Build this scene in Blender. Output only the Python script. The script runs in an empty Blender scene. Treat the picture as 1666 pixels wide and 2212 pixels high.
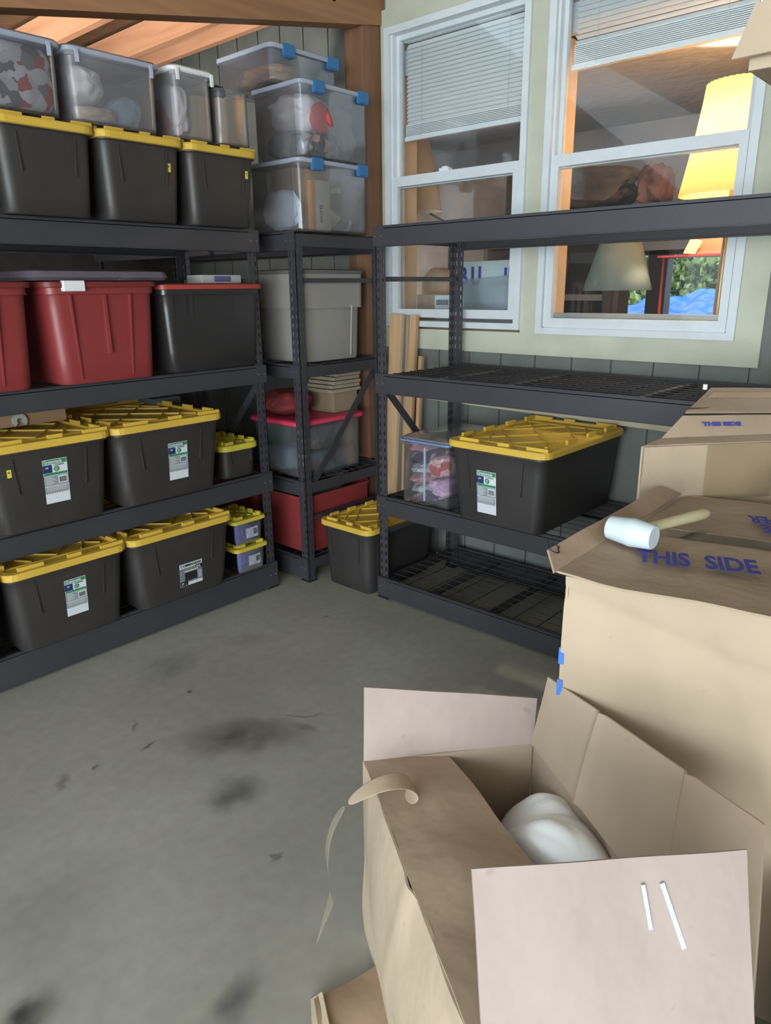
import bpy, bmesh, math, random
from mathutils import Vector, Matrix, noise as mn
rnd = random.Random(7)
S = bpy.context.scene
C = S.collection
PI = math.pi

# ------------------------------------------------------------------ camera
cam_d = bpy.data.cameras.new('camera'); cam = bpy.data.objects.new('camera', cam_d); C.objects.link(cam)
F, YAW, PITCH, ROLL = 1573.05, .731511, .299114, .0108558
cam_d.sensor_fit = 'VERTICAL'; cam_d.sensor_height = 24.0; cam_d.lens = F/2212*24.0
cam_d.clip_start = .02; cam_d.clip_end = 200
fw = Vector((math.cos(YAW)*math.cos(PITCH), math.sin(YAW)*math.cos(PITCH), -math.sin(PITCH)))
rt = Vector((math.sin(YAW), -math.cos(YAW), 0)); dn = fw.cross(rt)
r2 = math.cos(ROLL)*rt+math.sin(ROLL)*dn; d2 = -math.sin(ROLL)*rt+math.cos(ROLL)*dn
M = Matrix((r2, -d2, -fw)).transposed().to_4x4(); M.translation = (0, 0, 1.563)
cam.matrix_world = M
S.camera = cam

# ------------------------------------------------------------------ world, light, exposure
W = bpy.data.worlds.new('sky'); S.world = W; W.use_nodes = True
bg = W.node_tree.nodes['Background']; bg.inputs[0].default_value = (.80, .92, 1.0, 1); bg.inputs[1].default_value = 1.5
S.view_settings.view_transform = 'Standard'; S.view_settings.look = 'None'
S.view_settings.exposure = 1.0; S.view_settings.gamma = 1.0; S.view_settings.use_curve_mapping = False
def area(name, loc, target, sx, sy, power, col):
    l = bpy.data.lights.new(name, 'AREA'); l.shape = 'RECTANGLE'; l.size = sx; l.size_y = sy; l.energy = power; l.color = col
    o = bpy.data.objects.new(name, l); C.objects.link(o); o.location = loc
    o.rotation_euler = (Vector(target)-Vector(loc)).to_track_quat('-Z', 'Y').to_euler()
    return o
area('daylight_through_garage_door', (-4.3, -1.8, 1.35), (2.6, 1.0, 1.35), 4.6, 2.2, 235, (.90, .96, 1.0))
area('purlin_fill_light', (-.8, 4.2, .9), (2.2, 3.75, 2.85), .9, .9, 8.5, (1.0, .95, .88)).data.spread = .9  # unseen fill light added to brighten the purlins

area('room_fill_light', (3.95, 4.25, 1.5), (4.8, 1.6, 2.0), .6, 1.0, 9, (.95, .97, 1.0))  # fill light added out of sight to lift the room behind the glass

# ------------------------------------------------------------------ materials
MATS = {}
def node_mat(name):
    m = bpy.data.materials.new(name); m.use_nodes = True; nt = m.node_tree
    b = nt.nodes['Principled BSDF']
    return m, nt, b
def mat(name, col, rough=.6, metal=0., vary=.0, vscale=8., bump=0., bscale=60., spec=.5, col2=None, emit=None, estr=0., coat=0.):
    if name in MATS: return MATS[name]
    m, nt, b = node_mat(name)
    b.inputs['Base Color'].default_value = (*col, 1); b.inputs['Roughness'].default_value = rough
    b.inputs['Metallic'].default_value = metal; b.inputs['Specular IOR Level'].default_value = spec
    b.inputs['Coat Weight'].default_value = coat
    tc = nt.nodes.new('ShaderNodeTexCoord')
    if vary > 0 or col2:
        n = nt.nodes.new('ShaderNodeTexNoise'); n.inputs['Scale'].default_value = vscale; n.inputs['Detail'].default_value = 5
        nt.links.new(tc.outputs['Object'], n.inputs['Vector'])
        r = nt.nodes.new('ShaderNodeValToRGB'); r.color_ramp.elements[0].position = .3; r.color_ramp.elements[1].position = .7
        c2 = col2 or tuple(min(1, c*(1+vary)) for c in col); c1 = col if col2 else tuple(c*(1-vary) for c in col)
        r.color_ramp.elements[0].color = (*c1, 1); r.color_ramp.elements[1].color = (*c2, 1)
        nt.links.new(n.outputs[0], r.inputs[0]); nt.links.new(r.outputs[0], b.inputs['Base Color'])
    if bump > 0:
        n2 = nt.nodes.new('ShaderNodeTexNoise'); n2.inputs['Scale'].default_value = bscale; n2.inputs['Detail'].default_value = 4
        nt.links.new(tc.outputs['Object'], n2.inputs['Vector'])
        bp = nt.nodes.new('ShaderNodeBump'); bp.inputs['Strength'].default_value = bump; bp.inputs['Distance'].default_value = .01
        nt.links.new(n2.outputs[0], bp.inputs['Height']); nt.links.new(bp.outputs[0], b.inputs['Normal'])
    if emit:
        b.inputs['Emission Color'].default_value = (*emit, 1); b.inputs['Emission Strength'].default_value = estr
    MATS[name] = m; return m
def wood(name, c1, c2, axis=2, scale=14, rough=.65):
    if name in MATS: return MATS[name]
    m, nt, b = node_mat(name); b.inputs['Roughness'].default_value = rough
    tc = nt.nodes.new('ShaderNodeTexCoord'); mp = nt.nodes.new('ShaderNodeMapping')
    sc = [scale, scale, scale]; sc[axis] = scale*.06; mp.inputs['Scale'].default_value = sc
    n = nt.nodes.new('ShaderNodeTexNoise'); n.inputs['Scale'].default_value = 1.6; n.inputs['Detail'].default_value = 6; n.inputs['Distortion'].default_value = .6
    r = nt.nodes.new('ShaderNodeValToRGB'); r.color_ramp.elements[0].position = .32; r.color_ramp.elements[1].position = .68
    r.color_ramp.elements[0].color = (*c1, 1); r.color_ramp.elements[1].color = (*c2, 1)
    nt.links.new(tc.outputs['Object'], mp.inputs[0]); nt.links.new(mp.outputs[0], n.inputs['Vector'])
    nt.links.new(n.outputs[0], r.inputs[0]); nt.links.new(r.outputs[0], b.inputs['Base Color'])
    bp = nt.nodes.new('ShaderNodeBump'); bp.inputs['Strength'].default_value = .25; bp.inputs['Distance'].default_value = .004
    nt.links.new(n.outputs[0], bp.inputs['Height']); nt.links.new(bp.outputs[0], b.inputs['Normal'])
    MATS[name] = m; return m
def clear(name, tint=(.9, .93, 1), haze=.22, gloss=.10, rough=.12, hcol=(.75, .78, .82)):
    """clear or milky plastic / glass: see-through with a scatter and a gloss share"""
    if name in MATS: return MATS[name]
    m = bpy.data.materials.new(name); m.use_nodes = True; nt = m.node_tree; nt.nodes.clear()
    out = nt.nodes.new('ShaderNodeOutputMaterial'); t = nt.nodes.new('ShaderNodeBsdfTransparent'); t.inputs[0].default_value = (*tint, 1)
    d = nt.nodes.new('ShaderNodeBsdfDiffuse'); d.inputs[0].default_value = (*hcol, 1)
    g = nt.nodes.new('ShaderNodeBsdfGlossy'); g.inputs['Roughness'].default_value = rough
    m1 = nt.nodes.new('ShaderNodeMixShader'); m2 = nt.nodes.new('ShaderNodeMixShader')
    m1.inputs[0].default_value = haze
    fr = nt.nodes.new('ShaderNodeFresnel'); fr.inputs[0].default_value = 1.45
    ad = nt.nodes.new('ShaderNodeMath'); ad.operation = 'MULTIPLY'; ad.inputs[1].default_value = gloss*10
    ad.use_clamp = True
    nt.links.new(fr.outputs[0], ad.inputs[0]); nt.links.new(ad.outputs[0], m2.inputs[0])
    nt.links.new(t.outputs[0], m1.inputs[1]); nt.links.new(d.outputs[0], m1.inputs[2])
    nt.links.new(m1.outputs[0], m2.inputs[1]); nt.links.new(g.outputs[0], m2.inputs[2]); nt.links.new(m2.outputs[0], out.inputs[0])
    MATS[name] = m; return m
def patches(name, cols, scale=9., rough=.9):
    """fabric of several colours in irregular patches"""
    if name in MATS: return MATS[name]
    m, nt, b = node_mat(name); b.inputs['Roughness'].default_value = rough
    tc = nt.nodes.new('ShaderNodeTexCoord'); n = nt.nodes.new('ShaderNodeTexNoise'); n.inputs['Scale'].default_value = scale*.8
    mx = nt.nodes.new('ShaderNodeMix'); mx.data_type = 'RGBA'; mx.inputs[0].default_value = .035
    nt.links.new(tc.outputs['Object'], n.inputs['Vector']); nt.links.new(tc.outputs['Object'], mx.inputs[6]); nt.links.new(n.outputs[1], mx.inputs[7])
    v = nt.nodes.new('ShaderNodeTexVoronoi'); v.inputs['Scale'].default_value = scale; nt.links.new(mx.outputs[2], v.inputs['Vector'])
    sp = nt.nodes.new('ShaderNodeSeparateColor'); nt.links.new(v.outputs['Color'], sp.inputs[0])
    r = nt.nodes.new('ShaderNodeValToRGB'); r.color_ramp.interpolation = 'CONSTANT'
    el = r.color_ramp.elements
    el[0].color = (*cols[0], 1); el[1].position = 1/len(cols); el[1].color = (*cols[1], 1)
    for i in range(2, len(cols)):
        e = el.new(i/len(cols)); e.color = (*cols[i], 1)
    nt.links.new(sp.outputs[0], r.inputs[0]); nt.links.new(r.outputs[0], b.inputs['Base Color'])
    MATS[name] = m; return m
def cardboard(name, c, vary=.10, rough=.8, axis=2):
    if name in MATS: return MATS[name]
    m, nt, b = node_mat(name); b.inputs['Roughness'].default_value = rough; b.inputs['Specular IOR Level'].default_value = .25
    tc = nt.nodes.new('ShaderNodeTexCoord')
    n = nt.nodes.new('ShaderNodeTexNoise'); n.inputs['Scale'].default_value = 3.5; n.inputs['Detail'].default_value = 6
    nt.links.new(tc.outputs['Object'], n.inputs['Vector'])
    r = nt.nodes.new('ShaderNodeValToRGB'); r.color_ramp.elements[0].position = .3; r.color_ramp.elements[1].position = .72
    r.color_ramp.elements[0].color = (*[x*(1-vary) for x in c], 1); r.color_ramp.elements[1].color = (*[min(1, x*(1+vary)) for x in c], 1)
    nt.links.new(n.outputs[0], r.inputs[0])
    n3 = nt.nodes.new('ShaderNodeTexNoise'); n3.inputs['Scale'].default_value = 26; n3.inputs['Detail'].default_value = 2
    nt.links.new(tc.outputs['Object'], n3.inputs['Vector'])
    r3 = nt.nodes.new('ShaderNodeValToRGB'); r3.color_ramp.elements[0].position = .72; r3.color_ramp.elements[1].position = .80
    r3.color_ramp.elements[0].color = (0, 0, 0, 1); r3.color_ramp.elements[1].color = (.35, .35, .35, 1)
    nt.links.new(n3.outputs[0], r3.inputs[0])
    mx = nt.nodes.new('ShaderNodeMix'); mx.data_type = 'RGBA'
    nt.links.new(r3.outputs[0], mx.inputs[0]); nt.links.new(r.outputs[0], mx.inputs[6]); mx.inputs[7].default_value = (*[x*.55 for x in c], 1)
    nt.links.new(mx.outputs[2], b.inputs['Base Color'])
    n2 = nt.nodes.new('ShaderNodeTexNoise'); n2.inputs['Scale'].default_value = 9; n2.inputs['Detail'].default_value = 3
    nt.links.new(tc.outputs['Object'], n2.inputs['Vector'])
    bp = nt.nodes.new('ShaderNodeBump'); bp.inputs['Strength'].default_value = .35; bp.inputs['Distance'].default_value = .02
    nt.links.new(n2.outputs[0], bp.inputs['Height']); nt.links.new(bp.outputs[0], b.inputs['Normal'])
    MATS[name] = m; return m

black = mat('black_plastic', (.033, .030, .029), .46, vary=.15, vscale=5, bump=.06, bscale=90)
yellow = mat('yellow_plastic', (.60, .40, .055), .5, vary=.06, vscale=6)
dkyellow = mat('lime_yellow_plastic', (.56, .47, .05), .45, vary=.06, vscale=6)
steel = mat('rack_powder_coat', (.041, .041, .047), .42, vary=.1, vscale=3, bump=.05, bscale=200)
wire_m = mat('deck_wire', (.05, .042, .04), .5)
redp = mat('red_plastic', (.23, .034, .034), .4, vary=.12, vscale=4)
redlid = mat('red_lid_plastic', (.36, .05, .035), .45)
pinkp = mat('hot_pink_plastic', (.62, .045, .11), .45)
greyp = mat('grey_plastic', (.27, .255, .235), .5, vary=.05)
whitep = mat('white_plastic', (.72, .74, .75), .45)
bluep = mat('blue_latch_plastic', (.035, .16, .36), .45)
labelw = mat('label_paper', (.62, .66, .70), .55)
labelg = mat('label_green', (.03, .22, .09), .5)
labelgr = mat('label_grey_print', (.25, .28, .30), .55)
labeln = mat('label_navy', (.02, .03, .12), .5)
tagy = mat('yellow_sticker', (.62, .55, .05), .6)
labelk = mat('label_black', (.015, .015, .02), .5)
blueink = mat('blue_ink', (.05, .06, .30), .8)
bluebright = mat('bright_blue_print', (.05, .17, .55), .7)
clearp = clear('clear_plastic', tint=(.97, .98, 1), haze=.055, gloss=.07, rough=.15)
milky = clear('milky_plastic', tint=(.97, .97, .98), haze=.13, gloss=.07, rough=.25, hcol=(.62, .62, .66))
milkylid = clear('milky_lid_plastic', haze=.55, gloss=.12, rough=.25, hcol=(.62, .68, .82))
glassm = clear('window_glass', tint=(.93, .96, .97), haze=.010, gloss=.045, rough=.01)
tapem = clear('packing_tape', tint=(.97, .95, .90), haze=.05, gloss=.12, rough=.16, hcol=(.60, .55, .45))
stripm = clear('tape_strip', tint=(.95, .92, .85), haze=.42, gloss=.16, rough=.2, hcol=(.55, .50, .38))
vinyl = mat('white_vinyl', (.60, .655, .68), .35, vary=.05, vscale=12)
cream = mat('cream_painted_trim', (.47, .49, .39), .7, vary=.09, vscale=5, bump=.15, bscale=40)
siding = mat('green_grey_siding', (.165, .18, .165), .8, vary=.12, vscale=6, bump=.2, bscale=60)
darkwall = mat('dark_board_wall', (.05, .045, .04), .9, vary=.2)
purl = wood('fir_purlin', (.66, .32, .17), (.80, .43, .26), axis=1)
raft = wood('fir_rafter', (.26, .13, .06), (.36, .19, .09), axis=0)
postm = wood('fir_post', (.17, .085, .045), (.25, .13, .07), axis=2)
plankm = wood('pine_plank', (.48, .30, .15), (.58, .38, .21), axis=2)
plankd = wood('grey_plank', (.30, .24, .17), (.40, .32, .22), axis=2)
card = cardboard('cardboard_tan', (.36, .275, .195))
cardl = cardboard('cardboard_light', (.425, .34, .245))
cardp = cardboard('cardboard_pinkish', (.385, .318, .285), .05)
cardin = cardboard('cardboard_inside', (.375, .30, .22))
cardd = cardboard('cardboard_brown', (.27, .17, .095))

# ------------------------------------------------------------------ mesh helpers
def link(name, me, m=None, parent=None):
    o = bpy.data.objects.new(name, me); C.objects.link(o)
    if m is not None:
        for x in (m if isinstance(m, (list, tuple)) else [m]): me.materials.append(x)
    if parent is not None: o.parent = parent
    return o
def obj(name, bm, m, parent=None, smooth=False, loc=None, world=True):
    """bmesh in world coordinates -> mesh object; origin moved to parent's location / loc"""
    root = parent
    off = Vector((0, 0, 0))
    while root is not None:
        off += root.location; root = root.parent
    if not world: off = Vector((0, 0, 0))
    if loc is not None: off = off+Vector(loc)
    bmesh.ops.recalc_face_normals(bm, faces=bm.faces)
    if off.length > 0: bmesh.ops.translate(bm, verts=bm.verts, vec=-off)
    me = bpy.data.meshes.new(name); bm.to_mesh(me); bm.free()
    if smooth:
        for p in me.polygons: p.use_smooth = True
        me.set_sharp_from_angle(angle=math.radians(38))
    o = link(name, me, m, parent)
    if loc is not None: o.location = loc
    return o
def tag(o, label, cat, group=None, kind=None):
    if label: o['label'] = label
    if cat: o['category'] = cat
    if group: o['group'] = group
    if kind: o['kind'] = kind
    return o
def thing(name, label, cat, loc=(0, 0, 0), rotz=0, group=None):
    o = bpy.data.objects.new(name, None); C.objects.link(o); o.location = loc; o.rotation_euler = (0, 0, rotz)
    o.empty_display_size = .1
    return tag(o, label, cat, group)
def struct(name, bm, m, smooth=False):
    o = obj(name, bm, m, None, smooth); o['kind'] = 'structure'; return o
def dup(o, loc=None, rotz=None, label=None, group=None, parent=None):
    r = o.copy(); C.objects.link(r)
    if parent is not None: r.parent = parent
    if loc is not None: r.location = loc
    if rotz is not None: r.rotation_euler = (0, 0, rotz)
    if label: r['label'] = label
    if group: r['group'] = group
    for ch in list(o.children): dup(ch, parent=r)
    return r
def box(bm, x0, x1, y0, y1, z0, z1, mi=0):
    v = [bm.verts.new((x, y, z)) for z in (z0, z1) for x, y in ((x0, y0), (x1, y0), (x1, y1), (x0, y1))]
    for q in ((0, 3, 2, 1), (4, 5, 6, 7), (0, 1, 5, 4), (1, 2, 6, 5), (2, 3, 7, 6), (3, 0, 4, 7)):
        f = bm.faces.new([v[i] for i in q]); f.material_index = mi
    return v
def bbox(x0, x1, y0, y1, z0, z1, bev=0.0):
    bm = bmesh.new(); box(bm, x0, x1, y0, y1, z0, z1)
    if bev: bmesh.ops.bevel(bm, geom=bm.edges[:], offset=bev, segments=2, affect='EDGES', profile=.7)
    return bm
def bar(bm, a, b, w, h, up=(0, 0, 1)):
    a = Vector(a); b = Vector(b); d = (b-a).normalized(); s = d.cross(Vector(up))
    if s.length < 1e-4: s = d.cross(Vector((1, 0, 0)))
    s.normalize(); t = s.cross(d).normalized()
    vs = [bm.verts.new(p+s*(i*w/2)+t*(j*h/2)) for p in (a, b) for i, j in ((-1, -1), (1, -1), (1, 1), (-1, 1))]
    for q in ((0, 3, 2, 1), (4, 5, 6, 7), (0, 1, 5, 4), (1, 2, 6, 5), (2, 3, 7, 6), (3, 0, 4, 7)):
        bm.faces.new([vs[i] for i in q])
def tube(bm, pts, rad, seg=10, caps=True):
    pts = [Vector(p) for p in pts]; rings = []
    n = len(pts)
    for i, p in enumerate(pts):
        d = (pts[min(i+1, n-1)]-pts[max(i-1, 0)]).normalized()
        s = d.cross(Vector((0, 0, 1)))
        if s.length < 1e-3: s = d.cross(Vector((1, 0, 0)))
        s.normalize(); t = s.cross(d)
        r = rad[i] if isinstance(rad, (list, tuple)) else rad
        rings.append([bm.verts.new(p+s*math.cos(2*PI*k/seg)*r+t*math.sin(2*PI*k/seg)*r) for k in range(seg)])
    for a, b in zip(rings, rings[1:]):
        for k in range(seg): bm.faces.new((a[k], a[(k+1) % seg], b[(k+1) % seg], b[k]))
    if caps: bm.faces.new(rings[0][::-1]); bm.faces.new(rings[-1])
def rr(w, d, r, z, n=4, cx=0, cy=0):
    pts = []
    r = min(r, w/2-.001, d/2-.001)
    for sx, sy, a0 in ((1, -1, -PI/2), (1, 1, 0), (-1, 1, PI/2), (-1, -1, PI)):
        for k in range(n+1):
            a = a0+PI/2*k/n
            pts.append((cx+sx*(w/2-r)+r*math.cos(a), cy+sy*(d/2-r)+r*math.sin(a), z))
    return pts
def loft(bm, rings, close_first=True, close_last=True):
    R = [[bm.verts.new(p) for p in r] for r in rings]; n = len(R[0])
    for a, b in zip(R, R[1:]):
        for k in range(n): bm.faces.new((a[k], a[(k+1) % n], b[(k+1) % n], b[k]))
    if close_first: bm.faces.new(R[0][::-1])
    if close_last: bm.faces.new(R[-1])
def patch(bm, c, nu=8, nv=8, th=.004, bulge=0., nz=0., seed=0., curl=None):
    """curved sheet over four corners (c00,c10,c11,c01) with a real thickness"""
    c = [Vector(p) for p in c]
    n = ((c[1]-c[0]).cross(c[3]-c[0])).normalized()
    G = []
    for side in (0, 1):
        g = []
        for j in range(nv+1):
            row = []
            for i in range(nu+1):
                u, v = i/nu, j/nv
                p = (c[0]*(1-u)+c[1]*u)*(1-v)+(c[3]*(1-u)+c[2]*u)*v
                off = bulge*math.sin(PI*u)*math.sin(PI*v)
                if nz: off += nz*mn.noise(Vector((p.x*6+seed, p.y*6, p.z*6)))
                if curl: off += curl(u, v)
                row.append(bm.verts.new(p+n*(off+(th if side else 0))))
            g.append(row)
        G.append(g)
    a, b = G
    for j in range(nv):
        for i in range(nu):
            bm.faces.new((a[j][i], a[j+1][i], a[j+1][i+1], a[j][i+1]))
            bm.faces.new((b[j][i], b[j][i+1], b[j+1][i+1], b[j+1][i]))
    for i in range(nu):
        bm.faces.new((a[0][i], a[0][i+1], b[0][i+1], b[0][i])); bm.faces.new((a[nv][i+1], a[nv][i], b[nv][i], b[nv][i+1]))
    for j in range(nv):
        bm.faces.new((a[j+1][0], a[j][0], b[j][0], b[j+1][0])); bm.faces.new((a[j][nu], a[j+1][nu], b[j+1][nu], b[j][nu]))
def P(c, **k):
    bm = bmesh.new(); patch(bm, c, **k); return bm
def text(name, s, size, m, org, xd, yd, parent, xs=1., bold=0., lift=.0006):
    cu = bpy.data.curves.new(name, 'FONT'); cu.body = s; cu.size = size; cu.offset = bold; cu.extrude = .0003
    cu.materials.append(m); cu.resolution_u = 3
    tmp = bpy.data.objects.new(name, cu); me = bpy.data.meshes.new_from_object(tmp); me.name = name; bpy.data.objects.remove(tmp); bpy.data.curves.remove(cu)
    if not me.materials: me.materials.append(m)
    o = bpy.data.objects.new(name, me); C.objects.link(o)
    xd = Vector(xd).normalized(); zd = xd.cross(Vector(yd)).normalized(); yd = zd.cross(xd)
    R = Matrix((xd*xs, yd, zd)).transposed().to_4x4(); R.translation = Vector(org)+zd*lift
    if parent is not None:
        o.parent = parent
        off = Vector((0, 0, 0)); p = parent
        while p is not None: off += p.location; p = p.parent
        R.translation = R.translation-off
    o.matrix_basis = R
    return o
def lump(name, label, cat, m, x0, x1, y0, y1, z0, z1, seed=0, amp=.18, group=None, e=2.6):
    """soft packed lump (clothes, cushion, bag) filling a box"""
    bm = bmesh.new(); bmesh.ops.create_icosphere(bm, subdivisions=4, radius=1)
    for v in bm.verts:
        d = v.co.normalized(); k = (abs(d.x)**e+abs(d.y)**e+abs(d.z)**e)**(-1/e)
        k *= 1+amp*(mn.noise(d*2.2+Vector((seed, 0, 0)))*1.0+.5*mn.noise(d*5+Vector((0, seed, 0))))-amp*.35
        v.co = Vector((d.x*k*(x1-x0)/2, d.y*k*(y1-y0)/2, max(-1, d.z*k)*(z1-z0)/2))
    mz = min(v.co.z for v in bm.verts)
    o = obj(name, bm, m, None, True, world=False); o.location = ((x0+x1)/2, (y0+y1)/2, z0-mz+.001)
    return tag(o, label, cat, group)

# ================================================================== STRUCTURE
def floor_mat():
    m, nt, b = node_mat('concrete_floor'); L = nt.links.new
    tc = nt.nodes.new('ShaderNodeTexCoord')
    n1 = nt.nodes.new('ShaderNodeTexNoise'); n1.inputs['Scale'].default_value = 1.7; n1.inputs['Detail'].default_value = 7; L(tc.outputs['Object'], n1.inputs['Vector'])
    r1 = nt.nodes.new('ShaderNodeValToRGB'); r1.color_ramp.elements[0].position = .32; r1.color_ramp.elements[1].position = .68
    r1.color_ramp.elements[0].color = (.285, .285, .245, 1); r1.color_ramp.elements[1].color = (.355, .355, .315, 1); L(n1.outputs[0], r1.inputs[0])
    n2 = nt.nodes.new('ShaderNodeTexNoise'); n2.inputs['Scale'].default_value = 22; n2.inputs['Detail'].default_value = 8; L(tc.outputs['Object'], n2.inputs['Vector'])
    cur = r1.outputs[0]
    nd = nt.nodes.new('ShaderNodeTexNoise'); nd.inputs['Scale'].default_value = 9; nd.inputs['Detail'].default_value = 5; L(tc.outputs['Object'], nd.inputs['Vector'])
    wob = nt.nodes.new('ShaderNodeVectorMath'); wob.operation = 'SUBTRACT'; L(nd.outputs[1], wob.inputs[0]); wob.inputs[1].default_value = (.5, .5, .5)
    wsc = nt.nodes.new('ShaderNodeVectorMath'); wsc.operation = 'SCALE'; L(wob.outputs[0], wsc.inputs[0]); wsc.inputs['Scale'].default_value = .10
    wad = nt.nodes.new('ShaderNodeVectorMath'); wad.operation = 'ADD'; L(tc.outputs['Object'], wad.inputs[0]); L(wsc.outputs[0], wad.inputs[1])
    nf_ = nt.nodes.new('ShaderNodeTexNoise'); nf_.inputs['Scale'].default_value = 45; nf_.inputs['Detail'].default_value = 4; L(tc.outputs['Object'], nf_.inputs['Vector'])
    wf1 = nt.nodes.new('ShaderNodeVectorMath'); wf1.operation = 'SUBTRACT'; L(nf_.outputs[1], wf1.inputs[0]); wf1.inputs[1].default_value = (.5, .5, .5)
    wf2 = nt.nodes.new('ShaderNodeVectorMath'); wf2.operation = 'SCALE'; L(wf1.outputs[0], wf2.inputs[0]); wf2.inputs['Scale'].default_value = .05
    wfa = nt.nodes.new('ShaderNodeVectorMath'); wfa.operation = 'ADD'; L(tc.outputs['Object'], wfa.inputs[0]); L(wf2.outputs[0], wfa.inputs[1])
    msk = nt.nodes.new('ShaderNodeMapRange'); msk.inputs['From Min'].default_value = .36; msk.inputs['From Max'].default_value = .58; msk.inputs['To Min'].default_value = .7; L(nd.outputs[0], msk.inputs['Value'])
    # oil stains and grime: x, y, half length, half width, angle, strength, colour
    st = [(1.36, 1.93, .20, .085, -.72, .85, (.07, .055, .045)), (1.42, 1.98, .12, .05, -.8, .40, (.06, .05, .04)), (1.155, 1.70, .085, .075, .3, .82, (.055, .06, .055)),
          (1.476, 2.585, .14, .09, .2, .5, (.09, .10, .08)), (1.86, 2.52, .12, .05, -.8, .28, (.10, .09, .07)), (.376, 1.443, .06, .045, 0, .9, (.02, .02, .02)),
          (.705, 1.118, .075, .045, .2, .75, (.05, .055, .06)), (2.266, 2.442, .014, .008, 0, .9, (.03, .03, .03)), (1.409, 2.345, .012, .012, 0, .9, (.03, .03, .03)),
          (1.131, 2.292, .035, .008, .9, .5, (.06, .055, .05)), (1.10, 2.143, .03, .010, .2, .7, (.05, .045, .04)), (.915, 2.175, .014, .01, .6, .8, (.05, .04, .03)),
          (.804, 2.18, .04, .018, 1.0, .5, (.08, .07, .06)), (1.06, 1.384, .018, .014, 0, .7, (.05, .07, .065)), (1.60, 1.87, .10, .006, -.9, .6, (.05, .045, .04)),
          (1.55, 1.80, .02, .05, .3, .4, (.07, .065, .06)), (.55, 1.7, .20, .12, .5, .22, (.10, .10, .10)), (.95, 1.3, .35, .2, .5, .18, (.11, .105, .10))]
    for (x, y, a, bb, ang, s, col) in st:
        mp = nt.nodes.new('ShaderNodeMapping'); mp.vector_type = 'TEXTURE'
        mp.inputs['Location'].default_value = (x, y, 0); mp.inputs['Rotation'].default_value = (0, 0, ang); mp.inputs['Scale'].default_value = (a, bb, 1)
        small = a < .06
        L(wfa.outputs[0] if small else wad.outputs[0], mp.inputs[0])
        ln = nt.nodes.new('ShaderNodeVectorMath'); ln.operation = 'LENGTH'; L(mp.outputs[0], ln.inputs[0])
        mr = nt.nodes.new('ShaderNodeMapRange'); mr.interpolation_type = 'SMOOTHSTEP'
        mr.inputs['From Min'].default_value = .0 if not small else .3; mr.inputs['From Max'].default_value = 1.6 if not small else 1.5
        mr.inputs['To Min'].default_value = s; mr.inputs['To Max'].default_value = 0; L(ln.outputs['Value'], mr.inputs['Value'])
        ml = nt.nodes.new('ShaderNodeMath'); ml.operation = 'MULTIPLY'; L(mr.outputs[0], ml.inputs[0]); L(msk.outputs[0], ml.inputs[1])
        mx = nt.nodes.new('ShaderNodeMix'); mx.data_type = 'RGBA'; L(ml.outputs[0], mx.inputs[0]); L(cur, mx.inputs[6]); mx.inputs[7].default_value = (*col, 1)
        cur = mx.outputs[2]
    r2_ = nt.nodes.new('ShaderNodeMapRange'); r2_.inputs['From Min'].default_value = .3; r2_.inputs['From Max'].default_value = .7
    r2_.inputs['To Min'].default_value = .93; r2_.inputs['To Max'].default_value = 1.06; L(n2.outputs[0], r2_.inputs['Value'])
    mu = nt.nodes.new('ShaderNodeMix'); mu.data_type = 'RGBA'; mu.blend_type = 'MULTIPLY'; mu.inputs[0].default_value = 1
    L(cur, mu.inputs[6]); L(r2_.outputs[0], mu.inputs[7]); L(mu.outputs[2], b.inputs['Base Color'])
    b.inputs['Roughness'].default_value = .62; b.inputs['Specular IOR Level'].default_value = .35
    bp = nt.nodes.new('ShaderNodeBump'); bp.inputs['Strength'].default_value = .12; bp.inputs['Distance'].default_value = .004
    L(n2.outputs[0], bp.inputs['Height']); L(bp.outputs[0], b.inputs['Normal'])
    return m
struct('floor', bbox(-6, 3.32, -5, 5.2, -.1, 0), floor_mat())

WX = 3.32
def grooved(y0, y1, z0, z1, name, m, step=.2, ph=.0):
    bm = bmesh.new(); y = y0
    k = math.ceil((y0-ph)/step); cuts = [y0]
    while ph+k*step < y1: cuts.append(ph+k*step); k += 1
    cuts.append(y1)
    for a, b in zip(cuts, cuts[1:]):
        if b-a > .012: box(bm, WX, WX+.02, a+(.004 if a > y0 else 0), b-(.004 if b < y1 else 0), z0, z1)
    box(bm, WX+.012, WX+.10, y0, y1, z0, z1)
    return struct(name, bm, m)
W1 = (2.925, 2.03, 1.35, 2.86)   # y left, y right, z bottom, z top
W2 = (1.935, .99, 1.335, 2.86)
# window wall: siding around the double opening
def wall_window():
    bm = bmesh.new()
    def reg(y0, y1, z0, z1):
        k = math.ceil((y0-.10)/.205); cuts = [y0]
        while .10+k*.205 < y1: cuts.append(.10+k*.205); k += 1
        cuts.append(y1)
        for a, b in zip(cuts, cuts[1:]):
            if b-a > .012: box(bm, WX, WX+.02, a+(.004 if a > y0 else 0), b-(.004 if b < y1 else 0), z0, z1)
        box(bm, WX+.012, WX+.10, y0, y1, z0, z1)
    reg(-3.5, W2[1]-.0, 0, 3.6); reg(W1[0], 5.2, 0, 3.6)
    reg(W2[1], W1[0], 0, W2[2]-.01); reg(W2[1], W1[0], 2.87, 3.6); reg(W2[0], W1[1], W2[2]-.01, 2.87)
    return struct('wall_right', bm, siding)
wall_window()
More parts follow.
